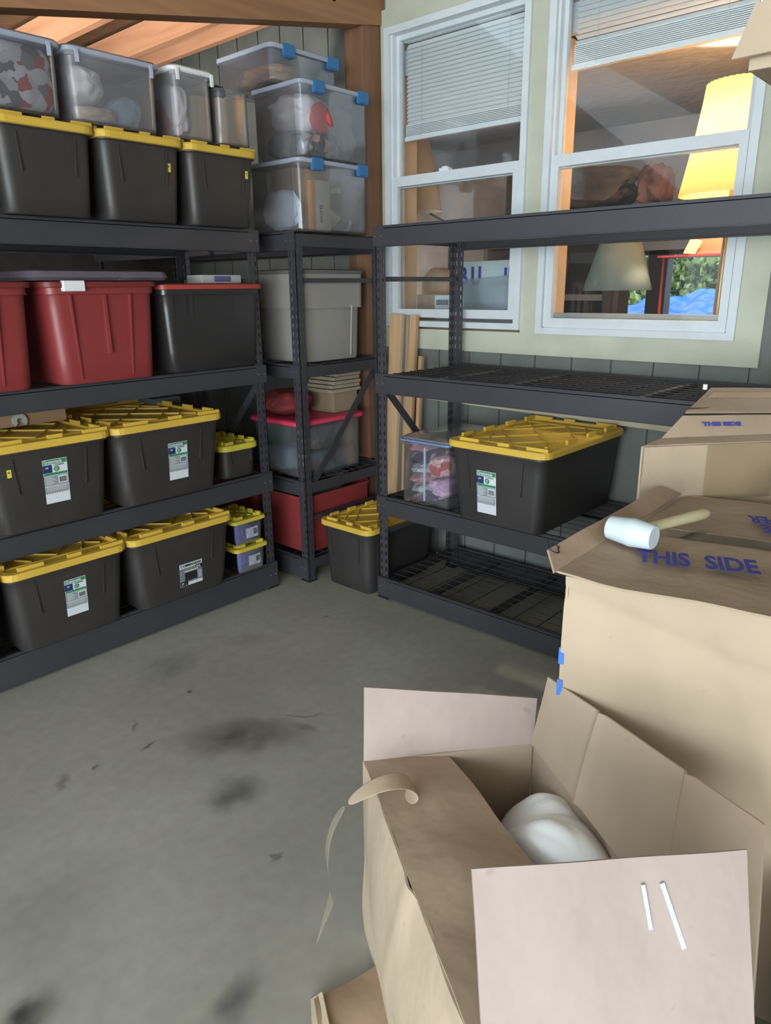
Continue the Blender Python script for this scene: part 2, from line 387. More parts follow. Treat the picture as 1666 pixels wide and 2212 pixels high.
# cream trim boards round the windows
bm = bmesh.new()
box(bm, 3.298, WX, .886, 2.958, 1.228, 1.337); box(bm, 3.298, WX, .886, .992, 1.337, 2.95); box(bm, 3.298, WX, 2.922, 2.958, 1.337, 2.95)
box(bm, 3.298, WX, 1.935, 2.03, 1.337, 2.95); box(bm, 3.298, WX, .992, 2.922, 2.862, 3.05)
struct('trim_1', bm, cream)
def window(n, Y, hung):
    yl, yr, zb, zt = Y
    bm = bmesh.new()
    x0, x1 = 3.283, 3.40; t = .034
    box(bm, x0, x1, yr, yr+t, zb, zt); box(bm, x0, x1, yl-t, yl, zb, zt); box(bm, x0+.001, x1, yr+t, yl-t, zb, zb+t*.9); box(bm, x0+.001, x1, yr+t, yl-t, zt-t, zt)
    box(bm, x0+.02, x1-.001, yr+t, yr+t+.012, zb+t, zt-t); box(bm, x0+.02, x1-.001, yl-t-.012, yl-t, zb+t, zt-t)
    fr = struct('window_%d' % n, bm, vinyl)
    zm = 2.105
    def sash(nm, x, z0, z1, w, topw, botw):
        b2 = bmesh.new(); a, b_ = yr+t+.008, yl-t-.008
        box(b2, x, x+.03, a, a+w, z0, z1); box(b2, x, x+.03, b_-w, b_, z0, z1); box(b2, x, x+.03, a+w, b_-w, z0, z0+botw); box(b2, x, x+.03, a+w, b_-w, z1-topw, z1)
        o = obj(nm, b2, vinyl, fr, world=True); o['kind'] = 'structure'
        g = obj('pane', bbox(x+.012, x+.017, a+w-.004, b_-w+.004, z0+botw-.004, z1-topw+.004), glassm, o); g['kind'] = 'structure'
        return o
    up = sash('upper_sash', 3.335, zm-.02, zt-t, .024, .024, .055)
    lo = sash('lower_sash', 3.298, zb+(.05 if n == 1 else t*.9), zm+.035, .034, .05, .045)
    if n == 1:   # sash lock on the meeting rail, gap under the raised lower sash
        b3 = bmesh.new(); box(b3, 3.30, 3.335, 2.50, 2.56, zm+.035, zm+.05); box(b3, 3.305, 3.325, 2.515, 2.545, zm+.05, zm+.058)
        lk = obj('sash_lock', b3, whitep, lo)
    else:
        b3 = bmesh.new(); box(b3, 3.34, 3.36, yr+.02, yl-.02, zb+.03, zb+.10)
        for y in (yr+.14, yl-.14): box(b3, 3.33, 3.345, y-.012, y+.012, zb+.055, zb+.078)
        obj('screen_rail', b3, mat('dull_aluminium', (.30, .28, .26), .5), fr)
    return fr
window(1, W1, True); window(2, W2, False)

# old board lying along the wall behind the right rack (a ledger strip)
bm = bmesh.new(); bar(bm, (3.295, 2.62, .965), (3.295, .9, .935), .03, .034)
struct('trim_2', bm, mat('cream_ledger_strip', (.52, .46, .33), .7, vary=.1))
# post
struct('trim_3', bbox(3.165, 3.32, 2.965, 3.10, 0, 2.90, .004), postm)
# rafter sloping down from the house, over the post
def slope(x): return 2.265+.188*x
bm = bmesh.new(); bar(bm, (-1.0, 3.0, slope(-1.0)+.075), (3.32, 3.0, slope(3.32)+.075), .10, .15)
struct('trim_4', bm, raft)
# header board above the window beside the post
struct('trim_5', bbox(3.22, 3.32, 1.9, 3.12, 3.05, 3.25), raft)
# purlins running away from us
for i, (x, y0) in enumerate(((.2, 2.95), (.8, 2.95), (1.4, 2.95), (2.0, 2.95), (2.6, 2.95), (2.92, 2.95))):
    z = 2.363+.188*x
    o = struct('trim_%d' % (6+i), bbox(x, x+.04, y0, 5.15, z, z+.14), purl)
# roof sheathing and the rest of the shell
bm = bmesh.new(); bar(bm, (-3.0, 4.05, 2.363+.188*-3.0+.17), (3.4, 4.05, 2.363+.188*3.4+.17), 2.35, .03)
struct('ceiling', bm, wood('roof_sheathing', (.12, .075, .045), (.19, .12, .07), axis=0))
bm = bmesh.new(); bar(bm, (-3.2, -.2, 3.06), (3.4, -.2, 3.26), 6.3, .03)
struct('ceiling_front', bm, wood('roof_sheathing_front', (.42, .34, .27), (.52, .43, .35), axis=0))
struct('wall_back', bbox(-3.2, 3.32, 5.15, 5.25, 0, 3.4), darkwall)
struct('light_block_left', bbox(-1.35, -1.25, 2.95, 5.15, 0, 1.95), darkwall)  # unseen wall added to keep stray light off behind the racks
struct('wall_front', bbox(-3.2, 3.4, -3.3, -3.2, 0, 3.2), mat('pale_board_wall', (.42, .40, .36), .9, vary=.1))

# ================================================================== RACKS
def slotted(bm, axis, a0, a1, fixed, z0, z1, th=.003, cols=None):
    """flange with two rows of slots; axis 'x' lies in x at y=fixed, axis 'y' lies in y at x=fixed"""
    w = a1-a0; cs = [(0, .16, 0), (.16, .30, 1), (.30, .70, 0), (.70, .84, 1), (.84, 1.0, 0)]
    def q(u0, u1, za, zb):
        if axis == 'x': box(bm, a0+u0*w, a0+u1*w, fixed, fixed+th, za, zb)
        else: box(bm, fixed, fixed+th, a0+u0*w, a0+u1*w, za, zb)
    for u0, u1, h in cs:
        if not h: q(u0, u1, z0, z1)
        else:
            z = z0; p = .042
            q(u0, u1, z0, z0+.03); z = z0+.03
            while z < z1-.03:
                q(u0, u1, z+.020, min(z+p, z1)); z += p
            q(u0, u1, min(z, z1-.005), z1)
def make_rack(label, levels, beam_h, decks, length=1.96, depth=.61, flip=False, group='black steel storage racks'):
    t = thing('storage_rack', label, 'rack', group=group)
    def up(x, y, sx, sy):
        b = bmesh.new()
        slotted(b, 'x', min(x, x+sx*.055), max(x, x+sx*.055), y if sy > 0 else y-.003, 0, 1.81)
        slotted(b, 'y', min(y, y+sy*.045), max(y, y+sy*.045), x if sx > 0 else x-.003, 0, 1.81)
        box(b, min(x-sx*.012, x+sx*.06), max(x-sx*.012, x+sx*.06), min(y-sy*.012, y+sy*.05), max(y-sy*.012, y+sy*.05), 0, .004)
        obj('upright', b, steel, t, world=False)
    up(0, 0, 1, 1); up(length, 0, -1, 1); up(0, depth, 1, -1); up(length, depth, -1, -1)
    for zt, bh in zip(levels, beam_h):
        for y, s in ((-.004, 1), (depth+.004, -1)):
            b = bmesh.new()
            ya, yb = (y-.012, y) if s > 0 else (y, y+.012)
            box(b, -.004, length+.004, ya, yb, zt-bh, zt)
            box(b, .06, length-.06, min(ya, ya+s*.036), max(ya, ya+s*.036), zt-bh, zt-bh+.004)
            box(b, .06, length-.06, min(ya, ya+s*.030), max(ya, ya+s*.030), zt-.014, zt-.011)
            bmesh.ops.bevel(b, geom=[e for e in b.edges if e.calc_length() > length-.02 and abs(e.verts[0].co.y-(ya if s > 0 else yb)) < 1e-5], offset=.0035, segments=2, affect='EDGES')
            bo = obj('beam', b, steel, t, world=False)
            if s > 0:
                for x in (.012, .046, length-.012, length-.046):
                    b = bmesh.new()
                    bmesh.ops.create_cone(b, cap_ends=True, segments=8, radius1=.005, radius2=.004, depth=.004, matrix=Matrix.Translation((x, ya-.002, zt-bh/2)) @ Matrix.Rotation(PI/2, 4, 'X'))
                    obj('rivet', b, mat('zinc_rivet', (.3, .3, .32), .3, metal=.8), bo, world=False)
    for zt, bh in zip(levels, beam_h):
        for x in (.003, length-.009):
            b = bmesh.new(); box(b, x, x+.006, .012, depth-.012, zt-min(bh, .07), zt-.014); obj('side_rail', b, steel, t, world=False)
    # end frames: struts and a brace
    for x in (.02, length-.02):
        for z in (1.60, .36):
            b = bmesh.new(); bar(b, (x, .02, z), (x, depth-.02, z), .018, .022); obj('end_strut', b, steel, t, world=False)
        lo_, hi_ = (.50, 1.12) if flip else (1.10, .52)
        b = bmesh.new(); bar(b, (x, .03, lo_), (x, depth-.03, hi_), .010, .034); obj('brace', b, steel, t, world=False)
    for zt, on in zip(levels, decks):
        if not on: continue
        b = bmesh.new(); z = zt-.006
        n = 10
        for i in range(n): y = .02+(depth-.04)*i/(n-1); box(b, .03, length-.03, y-.0016, y+.0016, z-.003, z)
        x = .05
        while x < length-.03:
            box(b, x-.002, x+.002, .004, depth-.004, z-.007, z-.003); x += .125
        obj('wire_deck', b, wire_m, t, world=False)
        for x in (.33, .68, 1.28, 1.63):
            b = bmesh.new(); box(b, x-.02, x+.02, .004, depth-.004, z-.024, z-.009)
            obj('deck_support', b, steel, t, world=False)
    return t
RL = (1.83, 1.17, .56, .12)
rackR = make_rack('black steel rack under the two windows, its top and second shelves bare', RL, (.09, .095, .095, .105), (0, 1, 1, 1))
rackR.location = (2.625, 2.398, 0); rackR.rotation_euler = (0, 0, -PI/2)
rackL = make_rack('black steel rack packed with yellow-lidded and red bins along the dark side', (1.83, 1.20, .65, .15), (.10, .09, .105, .14), (1, 1, 1, 1))
rackL.location = (.40, 2.932, 0)
rackC = make_rack('black steel rack in the corner by the wooden post, grey bin on it', (1.83, 1.19, .575, .14), (.09, .07, .08, .12), (1, 1, 1, 1), flip=True)
rackC.location = (2.515, 2.83+1.96, 0); rackC.rotation_euler = (0, 0, -PI/2)

# ================================================================== BINS
def tub_bm(w, d, h, taper=.80, r=.045, wall=.004, rim=.012, open_=True):
    bm = bmesh.new()
    wb, db = w-(w*(1-taper)*.9), d-(d*(1-taper)*.6)
    w1, d1 = w-2*rim, d-2*rim
    rs = [rr(wb*.97, db*.97, r*.8, 0), rr(wb, db, r, .008)]
    for k in (.25, .5, .75, .88): rs.append(rr(wb+(w1-wb)*k, db+(d1-db)*k, r, h*k))
    rs += [rr(w1, d1, r, h*.90), rr(w1+rim*.8, d1+rim*.8, r, h*.905), rr(w1+rim*.8, d1+rim*.8, r, h-.012)]
    rs += [rr(w1+rim*.8-2*wall, d1+rim*.8-2*wall, r-.003, h-.012), rr(w1-2*wall, d1-2*wall, r-.003, h*.9), rr(wb-2*wall, db-2*wall, r-.003, .012)]
    loft(bm, rs)
    return bm
def greenlid_bm(w, d, z, th=.030, r=.05):
    """heavy lid: rounded skirt, recessed panel, raised blocks round the edge, cross ribs"""
    bm = bmesh.new()
    rs = [rr(w-.012, d-.012, r, z-th), rr(w, d, r, z-th+.003), rr(w, d, r, z-.006), rr(w-.006, d-.006, r, z), rr(w-.055, d-.055, r*.8, z), rr(w-.062, d-.062, r*.8, z-.010), ]
    loft(bm, rs)
    zt = z+.014
    for fx in (-.36, -.06, .30) if w > .3 else (-.3, .25):       # raised blocks front and back
        for sy in (-1, 1):
            x = fx*w*sy; box(bm, x-.075*w if abs(fx) > .2 else x-.05*w, x+(.12*w if abs(fx) > .2 else .06*w), sy*(d/2-.033)-.006, sy*(d/2-.033)+.006, z-.002, zt)
    for fy in (-.38, -.15, .10, .33):
        for sx in (-1, 1):
            y = fy*d*sx; box(bm, sx*(w/2-.033)-.006, sx*(w/2-.033)+.006, y-.05*d, y+.05*d, z-.002, zt+.004)
    for y in (-d*.36, d*.36): box(bm, -w*.43, w*.43, y-.002, y+.002, z-.011, z-.004)
    q = [(-.38, -.30), (0, -.08), (.38, -.30), (.38, .30), (0, .08), (-.38, .30)]
    segs = [((-.38, -.32), (.38, .32)), ((-.38, .32), (.38, -.32)), ((-.2, -.34), (-.38, -.12)), ((.2, -.34), (.38, -.12)), ((-.2, .34), (-.38, .12)), ((.2, .34), (.38, .12)), ((-.38, 0), (0, .33)), ((.38, 0), (0, -.33)), ((0, .33), (.38, 0)), ((0, -.33), (-.38, 0))]
    for a, b in segs: bar(bm, (a[0]*w, a[1]*d, z-.007), (b[0]*w, b[1]*d, z-.007), .005, .008)
    return bm
def ribs(bm, w, d, h, xs):
    """small vertical gussets under the rim"""
    for x in xs:
        bar(bm, (x*w, -(d/2-.012)*.985, h*.86), (x*w*.92, -(d/2)*.935, h*.45), .004, .010, up=(0, 1, 0))
def make_green(label, w=.52, d=.74, h=.355, m=None, lm=None, group='black bins with yellow lids'):
    t = thing('storage_bin', label, 'storage bin', group=group)
    b = tub_bm(w, d, h, .82); ribs(b, w, d, h, (-.28, .28)); obj('body', b, m or black, t, True, world=False)
    obj('lid', greenlid_bm(w+.004, d+.004, h+.004), lm or yellow, t, False, world=False)
    return t
def face_y(w, d, h, z, taper=.82):      # y of the front face of the tub at height z (centre line)
    db = d-(d*(1-taper)*.6); d1 = d-.024
    return -(db+(d1-db)*min(1, z/h))/2
def face_tilt(d, h, taper=.82):
    db = d-(d*(1-taper)*.6); d1 = d-.024
    return (d1-db)/2/h
def label_panel(t, x0, z0, w, h, d, H, kind):
    """printed label stuck on the sloping front face"""
    ys = face_y(0, d, H, z0); k = face_tilt(d, H)
    nrm = Vector((0, -1, -k)).normalized(); upv = Vector((0, -k, 1)).normalized(); X = Vector((1, 0, 0))
    o0 = Vector((x0, ys, z0))+nrm*.002
    bm = bmesh.new()
    def rect(u0, u1, v0, v1, mi, lift=0.):
        pts = [o0+X*(u*w)+upv*(v*h)+nrm*lift for u, v in ((u0, v0), (u1, v0), (u1, v1), (u0, v1))]
        f = bm.faces.new([bm.verts.new(p) for p in pts]); f.material_index = mi
    if kind == 'green':
        rect(0, 1, 0, 1, 0)
        L1 = .0006
        rect(.02, .98, .895, .99, 1, L1); rect(.0, .37, .70, .88, 3, L1); rect(.02, .98, .64, .695, 1, L1)
        rect(.0, .98, .40, .63, 2, L1); rect(0, .97, .245, .385, 2, L1)
        rect(.58, .95, .44, .61, 0, 2*L1)
        for i in range(9): rect(.62+i*.034, .62+i*.034+(.018 if i % 3 else .026), .46, .58, 4, 3*L1)
        for i in range(6): rect(.06, .30+.2*((i*37) % 5)/5, .60-i*.034, .60-i*.034+.012, 0, 2*L1)
        for i in range(3): rect(.06, .9, .36-i*.034, .36-i*.034+.010, 0, 2*L1)
        for i in range(9): rect(.03+i*.105, .03+i*.105+.06, .225, .24, 4, L1)
        for a in range(12):
            th0, th1 = 2*PI*a/12, 2*PI*(a+1)/12
            c = (.55, .775); rx, ry = .12, .062
            pts = [c, (c[0]+rx*math.cos(th0), c[1]+ry*math.sin(th0)), (c[0]+rx*math.cos(th1), c[1]+ry*math.sin(th1))]
            f = bm.faces.new([bm.verts.new(o0+X*(u*w)+upv*(v*h)+nrm*.0008) for u, v in pts]); f.material_index = 1
    else:
        rect(0, 1, 0, 1, 0); L1 = .0006
        rect(.0, 1, .14, .80, 5, L1); rect(.70, 1, .64, .82, 4, 2*L1); rect(.22, .76, .22, .62, 4, 2*L1); rect(.20, .80, .60, .68, 6, 3*L1)
        rect(0, .34, .02, .22, 4, 3*L1)
        for i in range(6): rect(.80, .97, .24+i*.055, .26+i*.055, 0, 2*L1)
    me = bpy.data.meshes.new('label'); bm.to_mesh(me); bm.free()
    o = link('label', me, [labelw, labelg, labelgr, labeln, labelk, mat('label_photo_print', (.16, .18, .19), .5, vary=.4, vscale=60), mat('label_tan', (.45, .43, .33), .6)], t)
    o['label'] = 'white paper label printed green and navy' if kind == 'green' else 'printed product label with dark letters'
    def tx(s, size, m, u, v, xs=1., bold=0.):
        c = text('lettering', s, size, m, o0+X*(u*w)+upv*(v*h)+nrm*.0016, X, upv, None, xs, bold, 0.); c.parent = o
    if kind == 'green':
        tx('Greenmade', h*.105, labelw, .05, .912, .80, h*.0015); tx('STORAGE', h*.055, labelk, .44, .845, .95)
        tx('27', h*.085, labelw, .485, .745, .7, h*.001); tx('NSF', h*.05, labelw, .10, .80, .8, h*.001)
    else:
        tx('COMMANDER', h*.16, labelk, .03, .855, .98*w/h*.92, h*.003); tx('XXL', h*.16, labelw, .72, .67, .75, h*.002); tx('77', h*.15, labelw, .05, .06, .8, h*.002); tx('L', h*.1, labelw, .24, .06, .8)
    return o
def sticker(t, x, z, d, H, w=.017, h=.032, m=None):
    k = face_tilt(d, H); ys = face_y(0, d, H, z); b = bmesh.new()
    n = Vector((0, -1, -k)).normalized(); up = Vector((0, -k, 1)).normalized(); o = Vector((x, ys, z))+n*.002
    vs = [b.verts.new(o+Vector((1, 0, 0))*(u*w)+up*(v*h)) for u, v in ((0, 0), (1, 0), (1, 1), (0, 1))]; b.faces.new(vs)
    me = bpy.data.meshes.new('sticker'); b.to_mesh(me); b.free(); so = link('sticker', me, m or tagy, t); so['label'] = 'small yellow sticker'
    c = text('lettering', '20', .010, labelk, o+n*.001+up*h*.55+Vector((1, 0, 0))*w*.15, (1, 0, 0), up, None, .8, 0, 0.); c.parent = so
FY = 2.83
def place(t, x0, x1, yfront, d, z): t.location = ((x0+x1)/2, yfront+d/2, z)
# --- left rack, bottom shelf
g0 = make_green('black bin with yellow lid cut off at the left end of the bottom shelf'); place(g0, .43, .95, FY, .74, .152)
c1 = dup(g0, label='black bin with yellow lid and faded label, second on the bottom shelf'); place(c1, .955, 1.475, FY, .74, .152)
label_panel(c1, -.03, .105, .092, .165, .74, .355, 'green')
c2 = make_green('black bin with yellow lid and square dark-picture label, last large one on the bottom shelf', w=.56, d=.72); place(c2, 1.482, 2.042, FY, .72, .152)
label_panel(c2, -.035, .060, .125, .115, .72, .355, 'commander')
# --- left rack, third shelf
a1 = dup(g0, label='black bin with yellow lid, label and yellow sticker, cardboard box lying on it'); place(a1, .945, 1.465, FY, .74, .652)
label_panel(a1, -.035, .100, .098, .180, .74, .355, 'green'); sticker(a1, -.17, .235, .74, .355)
b1 = dup(c2, label='wide black bin with yellow lid and crisp label beside the small lime-lidded bin')
for ch in list(b1.children):
    if ch.name.startswith('label'):
        for g in list(ch.children): bpy.data.objects.remove(g)
        bpy.data.objects.remove(ch)
place(b1, 1.468, 2.028, FY, .72, .652)
label_panel(b1, -.02, .085, .098, .172, .72, .355, 'green')
# --- left rack, top: three narrower bins
t1 = make_green('black bin with yellow lid, leftmost on the top shelf', w=.385, d=.60, h=.315, group='black bins on top of the packed rack'); place(t1, 1.165, 1.55, FY, .60, 1.832)
t2 = dup(t1, label='black bin with yellow lid on the top shelf, middle one, small sticker'); place(t2, 1.553, 1.938, FY, .60, 1.832)
t3 = dup(t1, label='black bin with yellow lid on the top shelf, next to the clear latch totes'); place(t3, 1.942, 2.327, FY, .60, 1.832)
t0 = dup(t1, label='black bin with yellow lid at the far end of the top shelf, cut off'); place(t0, .775, 1.16, FY, .60, 1.832)
sticker(t2, .105, .195, .60, .315); sticker(t3, .115, .205, .60, .315)
# --- bin in the gap between racks, standing on the floor
gp = make_green('black bin with yellow lid standing on the concrete between two racks', w=.375, d=.58, h=.365, group='black bins with yellow lids on the floor')
gp.location = (2.56+.29, 2.605, 0); gp.rotation_euler = (0, 0, -PI/2)
# --- bin on the right rack
gr = make_green('large black bin with yellow lid on the rack under the windows, green and white label', w=.50, d=.74, h=.36, group='bins on the rack under the windows')
gr.location = (2.515+.37, 1.652, .562); gr.rotation_euler = (0, 0, -PI/2)
label_panel(gr, -.092, .055, .098, .192, .74, .36, 'green')
# --- small lime lidded bins
sb = make_green('small black bin with lime-yellow lid between the big bin and the rack post', w=.235, d=.33, h=.165, lm=dkyellow, group='small bins at the rack end'); place(sb, 2.07, 2.31, 2.93, .33, .652)
def make_smallclear(label):
    t = thing('storage_bin', label, 'storage bin', group='small clear boxes with yellow lids')
    b = tub_bm(.19, .26, .125, .86, r=.02, rim=.006); ribs(b, .19, .26, .125, (-.25, .25)); obj('body', b, clear('violet_clear_plastic', tint=(.75, .75, 1), haze=.35, gloss=.2, rough=.2, hcol=(.28, .28, .5)), t, True, world=False)
    obj('lid', greenlid_bm(.215, .275, .135, th=.02, r=.025), dkyellow, t, world=False)
    b = bmesh.new(); box(b, -.025, .05, -.128, -.1275, .03, .085); lo = obj('label', b, mat('small_label_print', (.35, .38, .45), .6, vary=.3, vscale=80), t, world=False)
    b = bmesh.new()
    for i in range(5): box(b, .022+i*.005, .0245+i*.005, -.1288, -.128, .045, .075)
    obj('barcode', b, labelk, lo, world=False)
    return t
s1 = make_smallclear('small clear box with lime lid, lower of the stacked pair'); s1.location = (2.19, 3.03, .152)
s2 = dup(s1, label='small clear box with lime lid stacked on an identical one'); s2.location = (2.185, 3.03, .152+.151)
patA = patches('violet_white_fabric', [(.30, .32, .6), (.5, .55, .75), (.12, .14, .35), (.25, .5, .5)], 22)
lump('craft_bag', 'bluish white bag packed in the lower small clear box', 'bag', patA, 2.11, 2.27, 2.93, 3.11, .160, .262, 1, .1)
lump('craft_bag', 'dull violet bag packed in the upper small clear box', 'bag', mat('dull_violet', (.16, .14, .24), .8, vary=.3), 2.11, 2.26, 2.93, 3.11, .312, .41, 2, .1)

# --- red bins and the black bin with a red lid, left rack second shelf
def make_red(label, w, d, h, group):
    t = thing('storage_bin', label, 'storage bin', group=group)
    b = tub_bm(w, d, h, .84, r=.05, rim=.014)
    for x in (-.30, .22): bar(b, (x*w, -d/2+.008, h*.9), (x*w*.88, -(d*.94)/2+.012, .02), .006, .016, up=(0, 1, 0))
    box(b, -w*.02, w*.005, -d/2+.004, -d/2+.03, h*.3, h*.9)
    obj('body', b, redp, t, True, world=False)
    b = bmesh.new(); loft(b, [rr(w, d, .05, h-.012), rr(w+.006, d+.006, .05, h-.010), rr(w+.006, d+.006, .05, h+.008), rr(w-.03, d-.03, .05, h+.012)])
    obj('lid', b, redp if 'dull' in label else mat('dark_red_lid', (.16, .02, .02), .5), t, True, world=False)
    b = bmesh.new(); box(b, -w*.36, -w*.18, -d/2-.014, -d/2+.012, h-.026, h+.014); bmesh.ops.bevel(b, geom=b.edges[:], offset=.003, segments=1, affect='EDGES')
    hd = obj('handle', b, whitep, t, world=False); hd['label'] = 'white latch handle'
    return t
rd = make_red('red bin with a white latch handle, beside the red-lidded black bin', .49, .52, .385, 'red bins on the packed rack'); place(rd, 1.285, 1.775, 2.87, .52, 1.202)
rd2 = dup(rd, label='red bin cut off by the left edge of the picture, above the cardboard box'); place(rd2, .765, 1.235, 2.87, .52, 1.202)
t = thing('storage_bin', 'black ribbed bin with a red lid on the second shelf', 'storage bin', group='ribbed bins')
w, d, h = .56, .50, .375
b = tub_bm(w, d, h, .86, r=.04); 
for x in (-.40, -.28, -.22, .17): bar(b, (x*w, -d/2+.014, h*.9), (x*w*.9, -d/2+.034, .02), .010, .012, up=(0, 1, 0))
obj('body', b, mat('glossy_black_plastic', (.028, .026, .026), .28), t, True, world=False)
b = bmesh.new(); loft(b, [rr(w, d, .04, h-.014), rr(w+.01, d+.01, .04, h-.012), rr(w+.01, d+.01, .04, h+.006), rr(w-.03, d-.03, .04, h+.012)]); obj('lid', b, redlid, t, True, world=False)
place(t, 1.80, 2.36, 2.90, .5, 1.202)
# clear lid lying over the red bins, small white pack on the red lid
b = bmesh.new(); loft(b, [rr(.60, .42, .05, 0), rr(.62, .44, .05, .012), rr(.60, .42, .05, .035), rr(.4, .3, .05, .045)])
o = obj('plastic_cover', b, clear('grey_violet_film', tint=(.7, .65, .75), haze=.45, gloss=.2, rough=.25, hcol=(.25, .22, .28)), None, True, world=False); o.location = (1.56, 3.13, 1.602)
tag(o, 'crinkled clear plastic cover lying on the red bins', 'cover')
t = thing('first_aid_pack', 'small white and violet pack lying on the red lid', 'pack', (2.20, 3.06, 1.590))
obj('pack_body', bbox(2.08, 2.31, 3.0, 3.12, 1.590, 1.628, .006), mat('grey_white_pack', (.42, .42, .42), .6), t)
obj('clip', bbox(2.15, 2.24, 2.994, 3.0, 1.598, 1.622, .002), mat('violet_clip', (.10, .09, .22), .5), t)

# cardboard box lying on the yellow lid, with a round plastic tape holder
t = thing('cardboard_box', 'low brown cardboard box lying on the yellow lid, round plastic handle on it', 'box', (1.15, 3.25, 1.028))
obj('carton_body', bbox(.75, 1.42, 3.13, 3.42, 1.028, 1.095, .003), cardd, t)
b = bmesh.new()
for k in range(14):
    a0 = -.25*PI+k*1.5*PI/14; a1 = a0+1.5*PI/14
    for r0, r1 in ((.012, .030),):
        vs = []
        for y in (3.118, 3.13):
            for a, r in ((a0, r0), (a1, r0), (a1, r1), (a0, r1)): vs.append(b.verts.new((1.22+r*math.cos(a), y, 1.052+.022*0+r*math.sin(a))))
        for q in ((0, 1, 2, 3), (7, 6, 5, 4), (0, 4, 5, 1), (1, 5, 6, 2), (2, 6, 7, 3), (3, 7, 4, 0)): b.faces.new([vs[i] for i in q])
o = obj('carry_handle', b, mat('grey_translucent', (.35, .38, .36), .3), t); o['label'] = 'round pale grey plastic handle'
# things far back on the left rack
o = obj('shoe_box', bbox(1.98, 2.14, 3.36, 3.54, .652, 1.03, .004), mat('grey_carton', (.11, .115, .125), .7)); tag(o, 'grey box at the back of the third shelf behind the yellow-lidded bin', 'box')
o = lump('red_bag', 'dark red bag lying behind the bins near the diagonal brace', 'bag', mat('dark_red_cloth', (.13, .02, .02), .9, vary=.3), 2.16, 2.34, 3.3, 3.52, .652, .97, 5, .2)

# --- corner rack contents
t = thing('storage_bin', 'tall grey bin with a curved rim line on the corner rack', 'storage bin', group='grey bins'); w, d, h = .47, .40, .455
b = tub_bm(w, d, h, .86, r=.04)
obj('body', b, greyp, t, True, world=False)
b = bmesh.new()     # apron with a wavy lower edge round the upper half
N = 24; prev = None; rt1 = rr(w+.004, d+.004, .045, 0, n=6)
up_, lo_ = [], []
for i, p in enumerate(rt1):
    u = p[0]/(w/2); zz = h*.64+.022*math.cos(u*PI*1.1)
    up_.append(b.verts.new((p[0], p[1], h-.012))); lo_.append(b.verts.new((p[0]*.985, p[1]*.985, zz)))
n = len(up_)
for i in range(n): b.faces.new((up_[i], up_[(i+1) % n], lo_[(i+1) % n], lo_[i]))
front = [i for i in range(n)]
o = obj('apron', b, greyp, t, False, world=False)
sm = o.modifiers.new('s', 'SOLIDIFY'); sm.thickness = .004
b = bmesh.new(); loft(b, [rr(w+.012, d+.012, .045, h-.014), rr(w+.016, d+.016, .045, h-.010), rr(w+.016, d+.016, .045, h+.004), rr(w-.03, d-.03, .04, h+.010)]); obj('lid', b, mat('dark_grey_lid', (.12, .11, .10), .5), t, True, world=False)
b = bmesh.new(); bar(b, (.13, -d/2-.001, h*.62), (.125, -d*.94/2-.002, .02), .008, .004, up=(0, 1, 0)); o = obj('strap', b, mat('pale_strap', (.42, .41, .39), .5), t, world=False); o['label'] = 'pale strip down the side'
t.location = (2.800, 2.86+.20, 1.192)

def latch_tote(name, label, w, d, h, nl=2, lidm=None, group='clear totes with blue latches', bodym=None):
    t = thing(name, label, 'storage tote', group=group)
    b = tub_bm(w, d, h, .94, r=.03, wall=.003, rim=.010); obj('body', b, bodym or clearp, t, True, world=False)
    b = bmesh.new(); loft(b, [rr(w, d, .035, h-.014), rr(w+.006, d+.006, .035, h-.010), rr(w+.006, d+.006, .035, h+.004), rr(w-.02, d-.02, .03, h+.010), rr(w-.05, d-.05, .03, h+.004)])
    obj('lid', b, lidm or milkylid, t, True, world=False)
    for x in ([-.26, .38] if nl == 2 else []):
        b = bmesh.new(); xx = x*w
        box(b, xx-.036, xx+.036, -d/2-.014, -d/2+.012, h-.045, h+.012); bmesh.ops.bevel(b, geom=b.edges[:], offset=.005, segments=2, affect='EDGES')
        o = obj('latch', b, bluep, t, world=False); o['label'] = 'blue latch'
    b = bmesh.new(); box(b, w/2+.0, w/2+.014, -.05, .05, h-.035, h-.006); obj('side_handle', b, milkylid, t, world=False)
    return t
tt1 = latch_tote('storage_tote', 'clear tote with blue latches at the base of the corner stack, papers inside', .50, .40, .325); tt1.location = (2.555+.25+.01, 2.835+.20, 1.832)
tt2 = latch_tote('storage_tote', 'clear tote with blue latches and a coral-pink cap inside, middle of the corner stack', .48, .38, .33); tt2.location = (2.60+.245, 2.845+.19, 2.168)
tt3 = latch_tote('storage_tote', 'shallow clear tote with blue latches, topmost and set back', .46, .44, .155, lidm=milkylid); tt3.location = (2.79, 3.21, 2.51)
